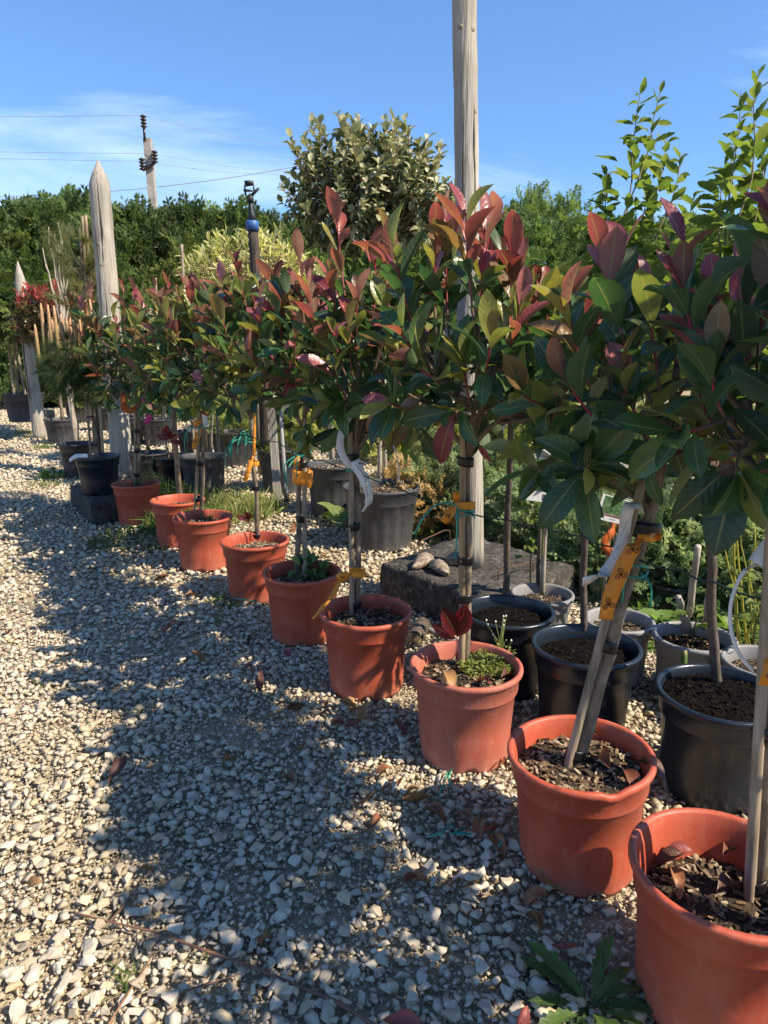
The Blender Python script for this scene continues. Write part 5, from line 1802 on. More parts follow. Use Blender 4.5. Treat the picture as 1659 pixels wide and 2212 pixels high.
# second pine, brownish, with bamboo canes
Yq = 7.6
pc = gy(178, 600, Yq)
q = thing('brown_pine', (pc.x, Yq, 0), 'sparse brownish pine tied to two bamboo canes behind the thick pointed post', 'tree')
trunk(q, [Vector((pc.x, Yq, 0)), Vector((pc.x, Yq, 1.0)), pc + Vector((0.02, 0, 0.5))], 0.03, 0.012, M['darkbark'], 3)
stake(q, Vector((pc.x - 0.02, Yq - 0.03, 0)), gy(178, 467, Yq), 0.017, M['bamboo'], seed=2)
stake(q, Vector((pc.x + 0.05, Yq - 0.02, 0)), gy(185, 465, Yq), 0.017, M['bamboo'], seed=3)
rng = random.Random(5); L = []; mb = MB()
for k in range(34):
    a = rng.uniform(0, 6.28); z = rng.uniform(-0.55, 0.35)
    d = Vector((math.cos(a), math.sin(a) * 0.8, 0))
    e = pc + d * rng.uniform(0.15, 0.36) + Vector((0, 0, z + rng.uniform(0.05, 0.3)))
    s0 = pc + Vector((0, 0, z))
    mb.tube([s0, s0.lerp(e, 0.5) + Vector((0, 0, -0.03)), e], [0.008, 0.006, 0.004], 5, False, [(0.2, 0.16, 0.11)] * 3)
    for j in range(16):
        p = s0.lerp(e, rng.uniform(0.4, 1)); L.append((rng.randrange(5), basis((e - s0).normalized() + rnd_unit(rng) * 0.8, rnd_unit(rng)), p, rng.uniform(0.10, 0.18), mixc((0.22, 0.19, 0.09), (0.12, 0.14, 0.05), rng.random())))
cr_ = mb.build('crown', M['barkv'], q); inst_mesh('needles', L, NEEDLES, M['needle'], cr_)
# bare shrub
Yb = 8.6
bs = gy(140, 735, Yb)
q = thing('bare_shrub', (bs.x, Yb, 0), 'leafless grey branches standing above the distant red-topped bush', 'shrub')
mb = MB()
for (u, v) in ((92, 535), (105, 490), (118, 505), (135, 520), (150, 560), (98, 570), (125, 480)):
    tip = gy(u, v, Yb)
    mb.tube(wob(Vector((bs.x, Yb, 0.0)), bs, 5, 0.05, u) + wob(bs, tip, 8, 0.08, v)[1:], [0.02, 0.018, 0.017, 0.015, 0.014, 0.013, 0.012, 0.011, 0.010, 0.008, 0.006, 0.004], 6)
mb.build('branches', M['palebark'], q)

# distant photinia and neighbours on the far left
Yf = 9.6
fc = gy(105, 668, Yf)
FR = [(0.38, 0.03, 0.05), (0.30, 0.05, 0.05)]
far_red = lambda rng, t, h, rel: rng.choice(FR) if (t > 0.8 and h > 0.35) else (rng.choice(BRONZE) if rng.random() < 0.35 else rng.choice([(0.09, 0.05, 0.03), (0.06, 0.065, 0.025), (0.10, 0.09, 0.03)]))
l1 = gz(133, 905, 0.33); l1 = Vector((l1.x, l1.y, 0.004))
q = rootpot('ball_photinia', l1, 0.225, 0.18, 0.33, 'dgrey', 'ball-headed photinia with crimson tips in a ribbed grey pot on the far gravel', 'potted tree', style='ribbed', soil='soil', seed=61)
tp = gy(118, 760, l1.y)
trunk(q, wob(l1 + Vector((0.02, 0, 0.28)), tp, 9, 0.02, 6), 0.022, 0.018, M['bark'], 3)
c, rx, ru, rd = crown_box(38, 180, 612, 745, l1.y)
shoot_crown(q, tp, c, (rx, rx, ru * 0.9, rd), 230, 12, 0.10, far_red, 91, kind='photinia', matkey='leaf', n_ind=120, zmin=-0.8, extra=300, dark=(0.05, 0.03, 0.02), tipstem=(0.3, 0.04, 0.05))


def far_pot(u, v, H, Rr, label, seed, stakes=3, zb=0.0, mat='dgrey', foliage=None):
    b = gz(u, v, H + zb); b = Vector((b.x, b.y, zb + 0.004))
    r_ = rootpot('staked_tree', b, Rr, Rr * 0.78, H, mat, label, 'potted tree', 'staked trees on the far gravel', style='ribbed', soil='soil', seed=seed)
    rng = random.Random(seed)
    for k in range(stakes):
        x = rng.uniform(-0.6, 0.6) * Rr
        stake(r_, b + Vector((x, rng.uniform(-0.1, 0.1), H - 0.07)), b + Vector((x + rng.uniform(-0.06, 0.06), 0, rng.uniform(1.1, 1.5))), 0.02, M['oldbamboo'], 'stake', 4, k)
    if foliage:
        shrub_sprays(r_, b + Vector((0, 0, foliage[0])), foliage[1], foliage[2], 0.22, foliage[3], seed, SPRAYS, hang=0.5, zmin=-0.8)
        blob_core(r_, b + Vector((0, 0, foliage[0])), [x * 0.7 for x in foliage[1]], (0.02, 0.035, 0.012), seed=seed)
    return r_


GC = [(0.10, 0.15, 0.035), (0.14, 0.19, 0.045), (0.07, 0.11, 0.03)]
far_pot(50, 850, 0.40, 0.28, 'conifer with drooping bright green sprays in a big grey pot on the pale block', 62, 4, 0.2, foliage=(1.55, (0.62, 0.5, 0.55), 420, GC))
far_pot(2, 845, 0.38, 0.26, 'cluster of bamboo canes in a black pot left of the big grey pot', 63, 4, 0.0, 'black', foliage=(1.5, (0.5, 0.4, 0.5), 260, GC))
far_pot(122, 838, 0.34, 0.25, 'grey pot with pale stakes behind the ball-headed photinia', 64, 3)
far_pot(170, 868, 0.36, 0.24, 'black pot with thin stakes and yellow-green leaves behind the potted pine', 65, 2, 0.0, 'black', foliage=(0.75, (0.25, 0.25, 0.28), 110, [(0.2, 0.24, 0.04)]))
far_pot(232, 880, 0.36, 0.22, 'black pot with grey stakes just left of the thick pointed post', 66, 3, 0.0, 'black')
far_pot(275, 900, 0.36, 0.22, 'black pot with grey stakes just right of the thick pointed post', 67, 3, 0.0, 'black')
far_pot(340, 905, 0.34, 0.22, 'grey pot with bamboo canes behind the viburnum', 68, 3, 0.0, 'black')
far_pot(420, 930, 0.34, 0.20, 'black pot with three canes behind the plain dark grey pot', 69, 3, 0.0, 'black')

# yellow variegated shrub
Yy = 6.8
yc_ = gy(545, 556, Yy)
q = thing('variegated_shrub', (yc_.x, Yy, 0), 'golden-yellow variegated shrub behind the sprinkler post', 'shrub')
trunk(q, [Vector((yc_.x, Yy, 0)), Vector((yc_.x, Yy, 0.7)), yc_ - Vector((0, 0, 0.1))], 0.03, 0.02, M['bark'], 2)
yel = lambda rng, t, h, rel: rng.choice([(0.60, 0.52, 0.24), (0.52, 0.46, 0.18), (0.64, 0.58, 0.34), (0.36, 0.36, 0.10)])
shoot_crown(q, yc_ - Vector((0, 0, 0.15)), yc_ - Vector((0, 0, 0.12)), (0.62, 0.5, 0.36, 0.4), 120, 13, 0.09, yel, 93, kind='narrow', matkey='softleaf', n_ind=150, zmin=-0.5, extra=250, dark=(0.2, 0.17, 0.05))
# small golden conifer next to it
q = thing('golden_conifer', (gy(425, 620, 7.2).x, 7.2, 0), 'thin yellow-green conifer between the hedge and the photinias', 'shrub')
shrub_sprays(q, gy(425, 640, 7.2), (0.28, 0.25, 0.38), 160, 0.22, [(0.20, 0.21, 0.05), (0.14, 0.17, 0.04)], 14, SPRAYS, lift=0.9, zmin=-0.9)
mb = MB(); mb.tube([Vector((gy(425, 620, 7.2).x, 7.2, 0)), gy(425, 600, 7.2)], [0.02, 0.008], 6); mb.build('trunk', M['darkbark'], q)
for (u, v0, v1) in ((392, 760, 528), (335, 760, 600), (455, 800, 650)):
    p1 = gy(u, v1, 6.2)
    rt = thing('bamboo_cane', (p1.x, 6.2, 0), {392: 'grey cane sticking up beside the golden conifer', 335: 'short grey cane tip above the viburnum', 455: 'cane hidden among the photinia crowns'}[u], 'cane')
    stake(rt, Vector((p1.x, 6.2, 0)), p1, 0.013, M['oldbamboo'], 'cane', 6, u)

# ------------------------------------------------------------------ low junipers and yellow-green shrubs behind the pots
JG = [(0.28, 0.35, 0.19), (0.34, 0.40, 0.22), (0.20, 0.27, 0.13), (0.40, 0.44, 0.26)]
JY = [(0.38, 0.40, 0.11), (0.46, 0.44, 0.13), (0.28, 0.32, 0.08)]
JB = [(0.58, 0.38, 0.20), (0.48, 0.32, 0.17)]
JUN = [  # u, v on the ground, radius, height, colours, browning
    (940, 1140, 0.38, 0.50, JG, (0.12, JB), 'spreading juniper with brown scorched twigs right of the ribbed pot with two trunks'),
    (1075, 1150, 0.40, 0.52, JG, (0.22, JB), 'blue-green juniper with a browned side behind the tall post'),
    (1190, 1195, 0.34, 0.48, JG, None, 'blue-green juniper behind the maple-leaved shrub'),
    (1320, 1255, 0.32, 0.40, JG, None, 'grey-green juniper behind the half-hidden grey pot'),
    (1440, 1280, 0.32, 0.44, JG, None, 'lush grey-green juniper behind the leaning trunk'),
    (1570, 1300, 0.32, 0.44, JG, None, 'grey-green juniper behind the pot with stubby cut stems'),
    (1710, 1320, 0.32, 0.44, JG, None, 'grey-green juniper behind the yellow canes'),
    (1010, 1040, 0.45, 0.50, JY, None, 'yellow-green juniper behind the brown-twigged one'),
    (1150, 1030, 0.48, 0.62, JY, (0.25, [(0.42, 0.34, 0.12)]), 'golden juniper behind the tall post and slab'),
    (1300, 1040, 0.5, 0.66, JY, None, 'golden juniper behind the grey-green ones, in the middle'),
    (1480, 1060, 0.5, 0.66, JG, None, 'tall grey-green juniper at the back of the bed'),
    (1640, 1070, 0.5, 0.68, JY, None, 'golden juniper at the far end of the bed'),
    (900, 990, 0.6, 0.55, JY, None, 'yellow-green spreading shrub behind the round-headed silverberry'),
    (760, 960, 0.6, 0.55, JY, None, 'yellow-green spreading shrub behind the bare pale trunk'),
    (640, 945, 0.6, 0.55, JY, None, 'yellow-green spreading shrub behind the brimming ribbed pot'),
    (540, 925, 0.6, 0.6, JY, None, 'yellow-green spreading shrub behind the timber stake'),
    (450, 905, 0.65, 0.6, JY, None, 'yellow-green spreading shrub behind the slim brown trunk'),
    (360, 895, 0.65, 0.6, JY, None, 'yellow-green spreading shrub behind the viburnum'),
]
for k, (u, v, r_, h_, cols, br_, lab) in enumerate(JUN):
    b = gz(u, v, 0.0)
    q = thing('juniper_shrub', b, lab, 'shrub', 'low spreading shrubs in the bed')
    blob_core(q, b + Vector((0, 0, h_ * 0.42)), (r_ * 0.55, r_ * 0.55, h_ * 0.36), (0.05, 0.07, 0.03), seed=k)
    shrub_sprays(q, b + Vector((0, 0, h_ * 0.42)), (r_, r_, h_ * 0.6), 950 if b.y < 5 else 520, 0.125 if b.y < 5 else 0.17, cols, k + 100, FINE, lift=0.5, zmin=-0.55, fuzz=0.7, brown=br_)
# small dark pots among them
for k, (u, v, lab) in enumerate(((932, 1095, 'small black pot at the foot of the browned juniper'), (1450, 1330, 'black tray pot in the shade behind the grey pots'))):
    b = gz(u, v, 0.0)
    rootpot('nursery_pot', b + Vector((0, 0.02, 0.004)), 0.09, 0.07, 0.15, 'black', lab, 'pot', seed=80 + k)


# ------------------------------------------------------------------ labels, ribbons and twine on the trees
def text_mesh(parent, s, o, right, up, h, mat=None, name='lettering', off=0.0012):
    cu = bpy.data.curves.new('lettering', 'FONT')
    cu.body = s
    cu.size = 1.0
    cu.resolution_u = 2
    tmp = bpy.data.objects.new('lettering', cu)
    COL.objects.link(tmp)
    bpy.context.view_layer.update()
    me = bpy.data.meshes.new_from_object(tmp.evaluated_get(bpy.context.evaluated_depsgraph_get()))
    bpy.data.objects.remove(tmp)
    right, up = right.normalized(), up.normalized()
    nr = right.cross(up)
    if nr.dot(CAM - o) < 0: nr = -nr
    mb = MB()
    mb.add([o + right * v.co.x * h + up * v.co.y * h + nr * off for v in me.vertices], [tuple(p.vertices) for p in me.polygons])
    bpy.data.meshes.remove(me)
    return mb.build(name, mat or M['print'], parent, smooth=False)


class Card:
    def __init__(s, root, TL, TR, BR, BL, mat, name='label_card'):
        s.c = [Vector(p) for p in (TL, TR, BR, BL)]
        s.right = (s.c[1] - s.c[0]).normalized()
        s.up = (s.c[0] - s.c[3]).normalized()
        nr = s.right.cross(s.up).normalized()
        if nr.dot(CAM - s.c[0]) < 0: nr = -nr
        s.n = nr
        s.W, s.H = (s.c[1] - s.c[0]).length, (s.c[0] - s.c[3]).length
        mb = MB()
        V_ = [p + nr * 0.0004 for p in s.c] + [p - nr * 0.0004 for p in s.c]
        mb.add(V_, [(0, 1, 2, 3), (7, 6, 5, 4), (0, 4, 5, 1), (1, 5, 6, 2), (2, 6, 7, 3), (3, 7, 4, 0)])
        s.o = mb.build(name, mat, root, smooth=False)

    def at(s, x, y):
        return s.c[0].lerp(s.c[1], x).lerp(s.c[3].lerp(s.c[2], x), y)

    def rect(s, rects, mat, name, off=0.0010):
        mb = MB()
        for (x0, y0, x1, y1) in rects:
            mb.add([s.at(x0, y0) + s.n * off, s.at(x1, y0) + s.n * off, s.at(x1, y1) + s.n * off, s.at(x0, y1) + s.n * off], [(0, 1, 2, 3)])
        return mb.build(name, mat, s.o, smooth=False)

    def barcode(s, x0, y0, x1, y1, seed=0):
        rnd = random.Random(seed); x = x0; rr = []
        while x < x1:
            w_ = rnd.choice((0.008, 0.014, 0.02)); rr.append((x, y0, min(x1, x + w_), y1)); x += w_ + rnd.choice((0.010, 0.016))
        return s.rect(rr, M['print'], 'barcode')

    def lines(s, x0, y0, x1, n, dy, seed=0):
        rnd = random.Random(seed)
        return s.rect([(x0, y0 + k * dy, x0 + (x1 - x0) * rnd.uniform(0.55, 1), y0 + k * dy + dy * 0.35) for k in range(n)], M['greyprint'], 'small_print')

    def text(s, t, x, y, h, mat=None):
        return text_mesh(s.o, t, s.at(x, y), s.right, s.up, h * s.H, mat)


def by_label(part):
    for o in bpy.data.objects:
        if o.parent is None and part in o.get('label', ''):
            return o


B1 = by_label('touching the concrete slab'); G1 = by_label('maple-leaved shrub tied'); G2 = by_label('small shrub with orange ribbon')
yB = b1.y - 0.03
cd = Card(B1, gy(1077, 866, yB), gy(1122, 846, yB), gy(1084, 941, yB - 0.01), gy(1040, 955, yB - 0.01), M['paper'], 'price_label')
cd.text('11,50 -', 0.18, 0.66, 0.085); cd.text('lll L. 468', 0.14, 0.50, 0.07); cd.text('B..', 0.5, 0.34, 0.07)
cd.barcode(0.5, 0.62, 0.92, 0.76, 3); cd.rect([(0.12, 0.78, 0.22, 0.815)], M['print'], 'flag_mark'); cd.lines(0.10, 0.86, 0.5, 3, 0.035, 1); cd.lines(0.27, 0.775, 0.55, 1, 0.03, 4)
mb = MB(); mb.tube([gy(1120, 850, yB), gy(1118, 830, yB), gy(1110, 815, yB + 0.03)], 0.0012, 5); mb.build('label_string', M['paper'], B1)
yG = g1.y - 0.06
cd = Card(G1, gy(1158, 878, yG), gy(1225, 915, yG - 0.01), gy(1196, 988, yG - 0.01), gy(1127, 942, yG), M['paper'], 'price_label')
cd.text('O', 0.30, 0.22, 0.13); cd.text('trilo', 0.66, 0.20, 0.10); cd.text('HORT', 0.22, 0.47, 0.10); cd.text('7.95', 0.55, 0.62, 0.13)
cd.rect([(0.22, 0.60, 0.32, 0.70)], M['print'], 'flag_mark'); cd.lines(0.20, 0.74, 0.5, 4, 0.055, 2); cd.lines(0.36, 0.62, 0.52, 2, 0.05, 5); cd.barcode(0.55, 0.72, 0.95, 0.90, 5)
cd = Card(G1, gy(1156, 966, yG + 0.004), gy(1207, 977, yG + 0.004), gy(1190, 1087, yG), gy(1138, 1080, yG), M['paper'], 'photo_label')
cd.rect([(0.04, 0.02, 0.96, 0.16)], M['photo_white'], 'blossom_picture'); cd.rect([(0.04, 0.19, 0.96, 0.66)], M['photo_green'], 'garden_picture')
cd.rect([(0.62, 0.40, 0.92, 0.64)], M['photo_pot'], 'pot_picture', 0.0014); cd.rect([(0.04, 0.68, 0.96, 0.80)], M['photo_green'], 'garden_picture'); cd.barcode(0.6, 0.84, 0.9, 0.97, 7)
yG = g2.y - 0.08
cd = Card(G2, gy(1341, 988, yG), gy(1386, 1006, yG), gy(1373, 1083, yG), gy(1330, 1074, yG), M['paper'], 'photo_label')
cd.rect([(0.04, 0.03, 0.96, 0.36)], M['photo_white'], 'blossom_picture'); cd.rect([(0.04, 0.40, 0.96, 0.97)], M['photo_green'], 'garden_picture'); cd.rect([(0.6, 0.5, 0.92, 0.93)], M['photo_pot'], 'pot_picture', 0.0014)
cd = Card(G2, gy(1303, 1066, yG - 0.01), gy(1362, 1083, yG - 0.01), gy(1338, 1132, yG - 0.01), gy(1287, 1120, yG - 0.01), M['paper'], 'photo_label')
cd.rect([(0.10, 0.04, 0.95, 0.70)], M['photo_green'], 'garden_picture'); cd.rect([(0.12, 0.72, 0.95, 0.80)], M['photo_pot'], 'pot_picture'); cd.lines(0.5, 0.88, 0.9, 1, 0.06, 3)

# leaning tree: long handwritten paper strip, triskele ribbon, twine
yR = 1.40
pts = [gy(1388, 1100, yR + 0.03), gy(1362, 1092, yR - 0.02), gy(1352, 1122, yR - 0.01), gy(1347, 1156, yR), gy(1331, 1205, yR - 0.01), gy(1303, 1240, yR - 0.02), gy(1258, 1257, yR - 0.03)]
tg_ = strip(tr2, pts, 0.026, [(0.6, 0.3, -0.8), (0.9, 0, 0.2), (1, 0.1, 0.2), (0.95, 0, 0.3), (0.8, 0, 0.6)], M['paper'], 'paper_tag')
d_ = (gy(1258, 1257, yR) - gy(1303, 1240, yR))
text_mesh(tg_, '16335', gy(1278, 1256, yR - 0.034), gy(1303, 1240, yR) - gy(1268, 1258, yR), Vector((-0.35, 0, 0.95)), 0.011, M['greyprint'], off=0.003)
for (u, v, s_) in ((1312, 1231, 'L 75'), (1340, 1180, 'dat...'), (1349, 1150, 'Nom'), (1356, 1135, 'KCEH')):
    text_mesh(tg_, s_, gy(u - 6, v + 8, yR - 0.02), gy(u + 8, v - 26, yR) - gy(u, v, yR), Vector((-0.9, 0, 0.3)), 0.008, M['greyprint'], off=0.003)
pts = [gy(1384, 1165, yR - 0.01), gy(1372, 1178, yR - 0.035), gy(1355, 1205, yR - 0.04), gy(1336, 1248, yR - 0.045), gy(1318, 1292, yR - 0.05), gy(1308, 1338, yR - 0.05)]
rb_ = strip(tr2, pts, [0.020, 0.031, 0.033, 0.033, 0.030], (0.93, 0.0, 0.36), M['ribbon'], 'ribbon')
for (u, v) in ((1366, 1186), (1341, 1240), (1315, 1305)):
    triskele(rb_, gy(u, v, yR - 0.053), Vector((0.93, 0, 0.36)), Vector((-0.36, 0, 0.93)), 0.0145)
strip(tr2, [gy(1378, 1160, yR), gy(1400, 1163, yR - 0.03), gy(1418, 1160, yR), gy(1428, 1157, yR - 0.01)], [0.014, 0.018, 0.016], (0, 0.2, 1), M['ribbon'], 'ribbon')
ax2 = (pr2[-1] - pr2[0]).normalized()
on2 = lambda v: pr2[0].lerp(pr2[-1], (v - 1655) / (1075 - 1655))
knot(tr2, on2(1212), ax2, 0.027, seed=4, tails=3, tail=0.07)
tie(tr2, on2(1135), ax2, 0.026, 0.034, seed=9)
# other trees
def lobe(root, u0, v0, u1, v1, Y, wid, mat='ribbon', emblem=True, r=0.010):
    a, b = gy(u0, v0, Y), gy(u1, v1, Y - 0.015)
    d = (b - a).normalized(); sd_ = Vector((-d.z, 0, d.x))
    if sd_.x < 0: sd_ = -sd_
    o = strip(root, [a, a.lerp(b, 0.35) + Vector((0, -0.008, 0)), a.lerp(b, 0.75) + Vector((0, -0.010, 0)), b], [wid * 0.45, wid, wid * 1.05, wid * 0.8], sd_, M[mat], 'ribbon')
    if emblem:
        triskele(o, a.lerp(b, 0.62) + Vector((0, -0.013, 0)), sd_, -d, r)
    return o


Y8 = 1.90
lobe(t8, 986, 1087, 957, 1128, Y8, 0.024); lobe(t8, 987, 1084, 984, 1062, Y8, 0.020, emblem=False)
tie(t8, gy(1004, 1092, 1.932), Vector((0, 0, 1)), 0.0225, 0.022, 'ribbon', M['ribbon'], 3)
knot(t8, gy(1004, 1107, 1.932), Vector((0, 0, 1)), 0.024, seed=6, tails=0)
mb = MB()
mb.tube([bez(gy(990, 1095, Y8), gy(935, 1060, Y8 - 0.03), gy(895, 1155, Y8 - 0.05), k / 10) for k in range(11)], 0.0028, 6)
mb.tube([gy(988, 1100, Y8), gy(987, 1140, Y8 - 0.01), gy(986, 1175, Y8 - 0.01), gy(984, 1208, Y8 - 0.01)], 0.0026, 6)
mb.build('twine_tail', M['twine'], t8)
strip(t8, [gy(850, 962, Y8), gy(860, 1000, Y8 - 0.02), gy(862, 1035, Y8 - 0.02), gy(880, 1054, Y8 - 0.02), gy(912, 1066, Y8 - 0.03)], [0.005, 0.006, 0.006, 0.008, 0.014], (0.5, 0.8, -0.3), M['paper'], 'paper_tag')
Y7 = 2.33
tgw = strip(t7, [gy(762, 895, Y7 + 0.02), gy(748, 912, Y7), gy(736, 945, Y7 - 0.02), gy(737, 975, Y7 - 0.03), gy(752, 1002, Y7 - 0.03), gy(772, 1016, Y7 - 0.02)], [0.020, 0.024, 0.025, 0.024, 0.018], (1, 0.2, 0.2), M['paper'], 'paper_tag')
tgw = strip(t7, [gy(766, 995, Y7 - 0.03), gy(779, 1022, Y7 - 0.04), gy(793, 1052, Y7 - 0.04), gy(797, 1080, Y7 - 0.03), gy(783, 1106, Y7 - 0.015)], [0.036, 0.032, 0.030, 0.026, 0.010], (0.92, 0.1, 0.32), M['paper'], 'paper_tag')
mb = MB()
for k, (u, v) in enumerate(((767, 1003), (771, 1011), (775, 1019))):
    a = gy(u, v, Y7 - 0.046); b = gy(u + 9, v + 10, Y7 - 0.05)
    mb.tube([a + Vector((0.004 * k, 0, 0)), b + Vector((0.004 * k, 0, 0))], 0.0007, 4)
mb.box(gy(777, 1001, Y7 - 0.044), (0.006, 0.001, 0.005)); mb.box(gy(783, 1002, Y7 - 0.044), (0.008, 0.001, 0.003))
for k in range(7):
    a = gy(789 + k * 0.9, 1035 + k * 6, Y7 - 0.047); mb.box(a, (0.003, 0.001, 0.004))
mb.build('lettering', M['print'], tgw, smooth=False)
lobe(t7, 760, 1238, 728, 1248, Y7 - 0.02, 0.032, r=0.008)
rb_ = strip(t7, [gy(738, 1245, Y7 - 0.03), gy(722, 1280, Y7 - 0.06), gy(700, 1308, Y7 - 0.10), gy(676, 1337, Y7 - 0.13)], [0.014, 0.02, 0.02, 0.012], (0.8, 0.2, 0.5), M['ribbon'], 'ribbon')
tie(t7, gy(772, 1237, 2.37), Vector((0, 0, 1)), 0.022, 0.02, 'ribbon', M['ribbon'], 5)
knot(t7, gy(766, 1015, 2.375), Vector((0, 0, 1)), 0.024, seed=2, tails=2, tail=0.07)
Y6 = 2.79
tie(t6, gy(654, 1030, 2.835), Vector((0, 0, 1)), 0.03, 0.055, 'ribbon', M['ribbon'], 5)
lobe(t6, 645, 985, 640, 1008, Y6, 0.025, emblem=False); lobe(t6, 668, 1010, 668, 1055, Y6, 0.018, emblem=False)
knot(t6, gy(654, 985, 2.835), Vector((0, 0, 1)), 0.030, seed=7, tails=3, tail=0.13)
strip(t6, [gy(610, 880, Y6), gy(625, 872, Y6 - 0.02), gy(650, 865, Y6 - 0.02), gy(682, 855, Y6)], 0.024, (0.1, 0.1, 1), M['paper'], 'paper_tag')
Y5 = 3.29
knot(t5, gy(536, 945, 3.33), Vector((0, 0, 1)), 0.030, seed=8, tails=7, tail=0.12, turns=4)
lobe(t5, 551, 900, 549, 985, Y5, 0.013, emblem=False); lobe(t5, 547, 985, 530, 1040, Y5, 0.022, r=0.008)
tie(t5, gy(548, 1000, 3.335), Vector((0, 0, 1)), 0.019, 0.02, 'ribbon', M['ribbon'], 5)
strip(t4, [gy(445, 850, 3.79), gy(441, 875, 3.77), gy(442, 900, 3.77), gy(446, 922, 3.79)], 0.028, (1, 0.1, 0), M['paper'], 'paper_tag')
lobe(t4, 436, 905, 420, 920, 3.79, 0.03, emblem=False); lobe(t4, 434, 925, 418, 970, 3.79, 0.028)
knot(t4, gy(437, 918, 3.84), Vector((0, 0, 1)), 0.030, seed=3, tails=3, tail=0.12)
knot(t3, gy(377, 882, 4.29), Vector((0, 0, 1)), 0.032, seed=5, tails=3, tail=0.12)
strip(t2, [gy(300, 868, 4.80), gy(285, 886, 4.78), gy(268, 880, 4.78), gy(264, 850, 4.79)], [0.03, 0.04, 0.045, 0.03], (0.5, 0, 0.8), M['ribbon_old'], 'ribbon')
strip(t2, [gy(308, 858, 4.80), gy(320, 875, 4.78), gy(322, 900, 4.78), gy(315, 915, 4.79)], [0.04, 0.06, 0.05, 0.03], (1, 0, 0.2), M['pink'], 'ribbon')
knot(t2, gy(303, 862, 4.85), Vector((0, 0, 1)), 0.03, seed=12, tails=2, tail=0.1)
lobe(tr1, 1665, 1405, 1648, 1480, 1.02, 0.024, r=0.009)
o_ = strip(tr1, [gy(1652, 1215, 1.12), gy(1610, 1232, 1.10), gy(1582, 1290, 1.09), gy(1578, 1350, 1.09), gy(1595, 1410, 1.09), gy(1630, 1452, 1.10)], 0.007, (0.8, 0.3, 0.4), M['paper'], 'paper_tag', 0.001)
mb = MB()
cc_ = gy(1668, 1205, 1.11)
mb.tube([cc_ + Vector((0.01, 0, 0.018)), cc_ + Vector((-0.012, 0, -0.018))], 0.027, 18, False)
mb.build('paper_collar', M['paper'], tr1)

# the guide wire that links the trunks
wp = [gy(303, 858, 4.83), gy(340, 868, 4.6), gy(375, 884, 4.27), gy(440, 915, 3.82), gy(490, 925, 3.5), gy(537, 942, 3.31), gy(600, 955, 3.0), gy(655, 985, 2.81), gy(700, 995, 2.6), gy(763, 1015, 2.35), gy(860, 1055, 2.12), gy(1004, 1105, 1.915), gy(1095, 1122, 1.85), gy(1180, 1140, 1.72), gy(1258, 1158, 1.62), gy(1330, 1182, 1.52), gy(1400, 1215, 1.44), gy(1470, 1232, 1.38), gy(1545, 1258, 1.33), gy(1659, 1295, 1.22), gy(1760, 1330, 1.1)]
fine = []
for i in range(len(wp) - 1):
    for k in range(4):
        fine.append(wp[i].lerp(wp[i + 1], k / 4) - Vector((0, 0, 0.006 * math.sin(math.pi * k / 4))))
fine.append(wp[-1])
rod('guide_wire', fine, 0.0022, M['wire'], 'dark green wire strung from trunk to trunk along the row', 'wire')


# ------------------------------------------------------------------ weeds, grass and litter
def red_shoot(root, p, leaves, seed, size=0.085):
    rng = random.Random(seed); L = []
    mb = MB(); tip = p + Vector((0.0, -0.005, 0.10))
    mb.tube([p, p.lerp(tip, 0.5) + Vector((0.006, 0, 0)), tip], [0.003, 0.0025, 0.002], 6, True, [(0.12, 0.03, 0.04)] * 3)
    st = mb.build('side_shoot', M['barkv'], root)
    for d in leaves:
        L.append((basis(Vector(d), Vector((0.1, -1, 0.3)) + rnd_unit(rng) * 0.2), tip + rnd_unit(rng) * 0.008, size * rng.uniform(0.85, 1.1), rng.choice([(0.11, 0.007, 0.017), (0.15, 0.010, 0.022), (0.085, 0.007, 0.013)]), 1))
    place_leaves(st, L, 'photinia', 'leaf', 50)


red_shoot(t8, gz(985, 1440, 0.26), [(-0.6, -0.3, 0.45), (-0.35, -0.3, 0.75), (0.15, -0.2, 1.0), (0.3, -0.2, 0.9)], 3, 0.11)
red_shoot(t3, gy(372, 985, 4.27), [(-0.9, -0.3, 0.5), (-0.5, -0.3, 0.8), (-0.2, -0.3, 0.9), (0.4, -0.3, 0.2), (-0.8, -0.2, 0.2), (0.5, -0.3, -0.1)], 4, 0.10)
red_shoot(t5, gz(540, 1168, 0.26), [(-0.6, -0.3, 0.5), (-0.3, -0.3, 0.9), (0.3, -0.3, 0.8)], 5, 0.07)

WG = [(0.10, 0.17, 0.04), (0.07, 0.13, 0.03), (0.14, 0.20, 0.05)]
YG = [(0.22, 0.25, 0.06), (0.16, 0.20, 0.05), (0.28, 0.28, 0.08)]
BLADE = [leaf_template(0.07, 0.2, c_, 0, 0.35, 0, 5, 0, 0.0) for c_ in (0.1, 0.35, 0.6, 0.9)]
TINY = [leaf_template(0.5, 0.2, 0.2, 0, 0.5, 0, 4, 0, 0.1) for _ in range(2)]
LEAFSETS['dandelion'] = [leaf_template(0.24, 0.3, c_, 0.1, 0.62, 0.42, 13, 0.01, 0.05) for c_ in (0.15, 0.3, 0.45, 0.2)]
LEAFSETS['burdock'] = [leaf_template(0.85, 0.25, c_, 0.1, 0.42, 0.06, 10, 0.03, 0.1) for c_ in (0.2, 0.35, 0.5)]


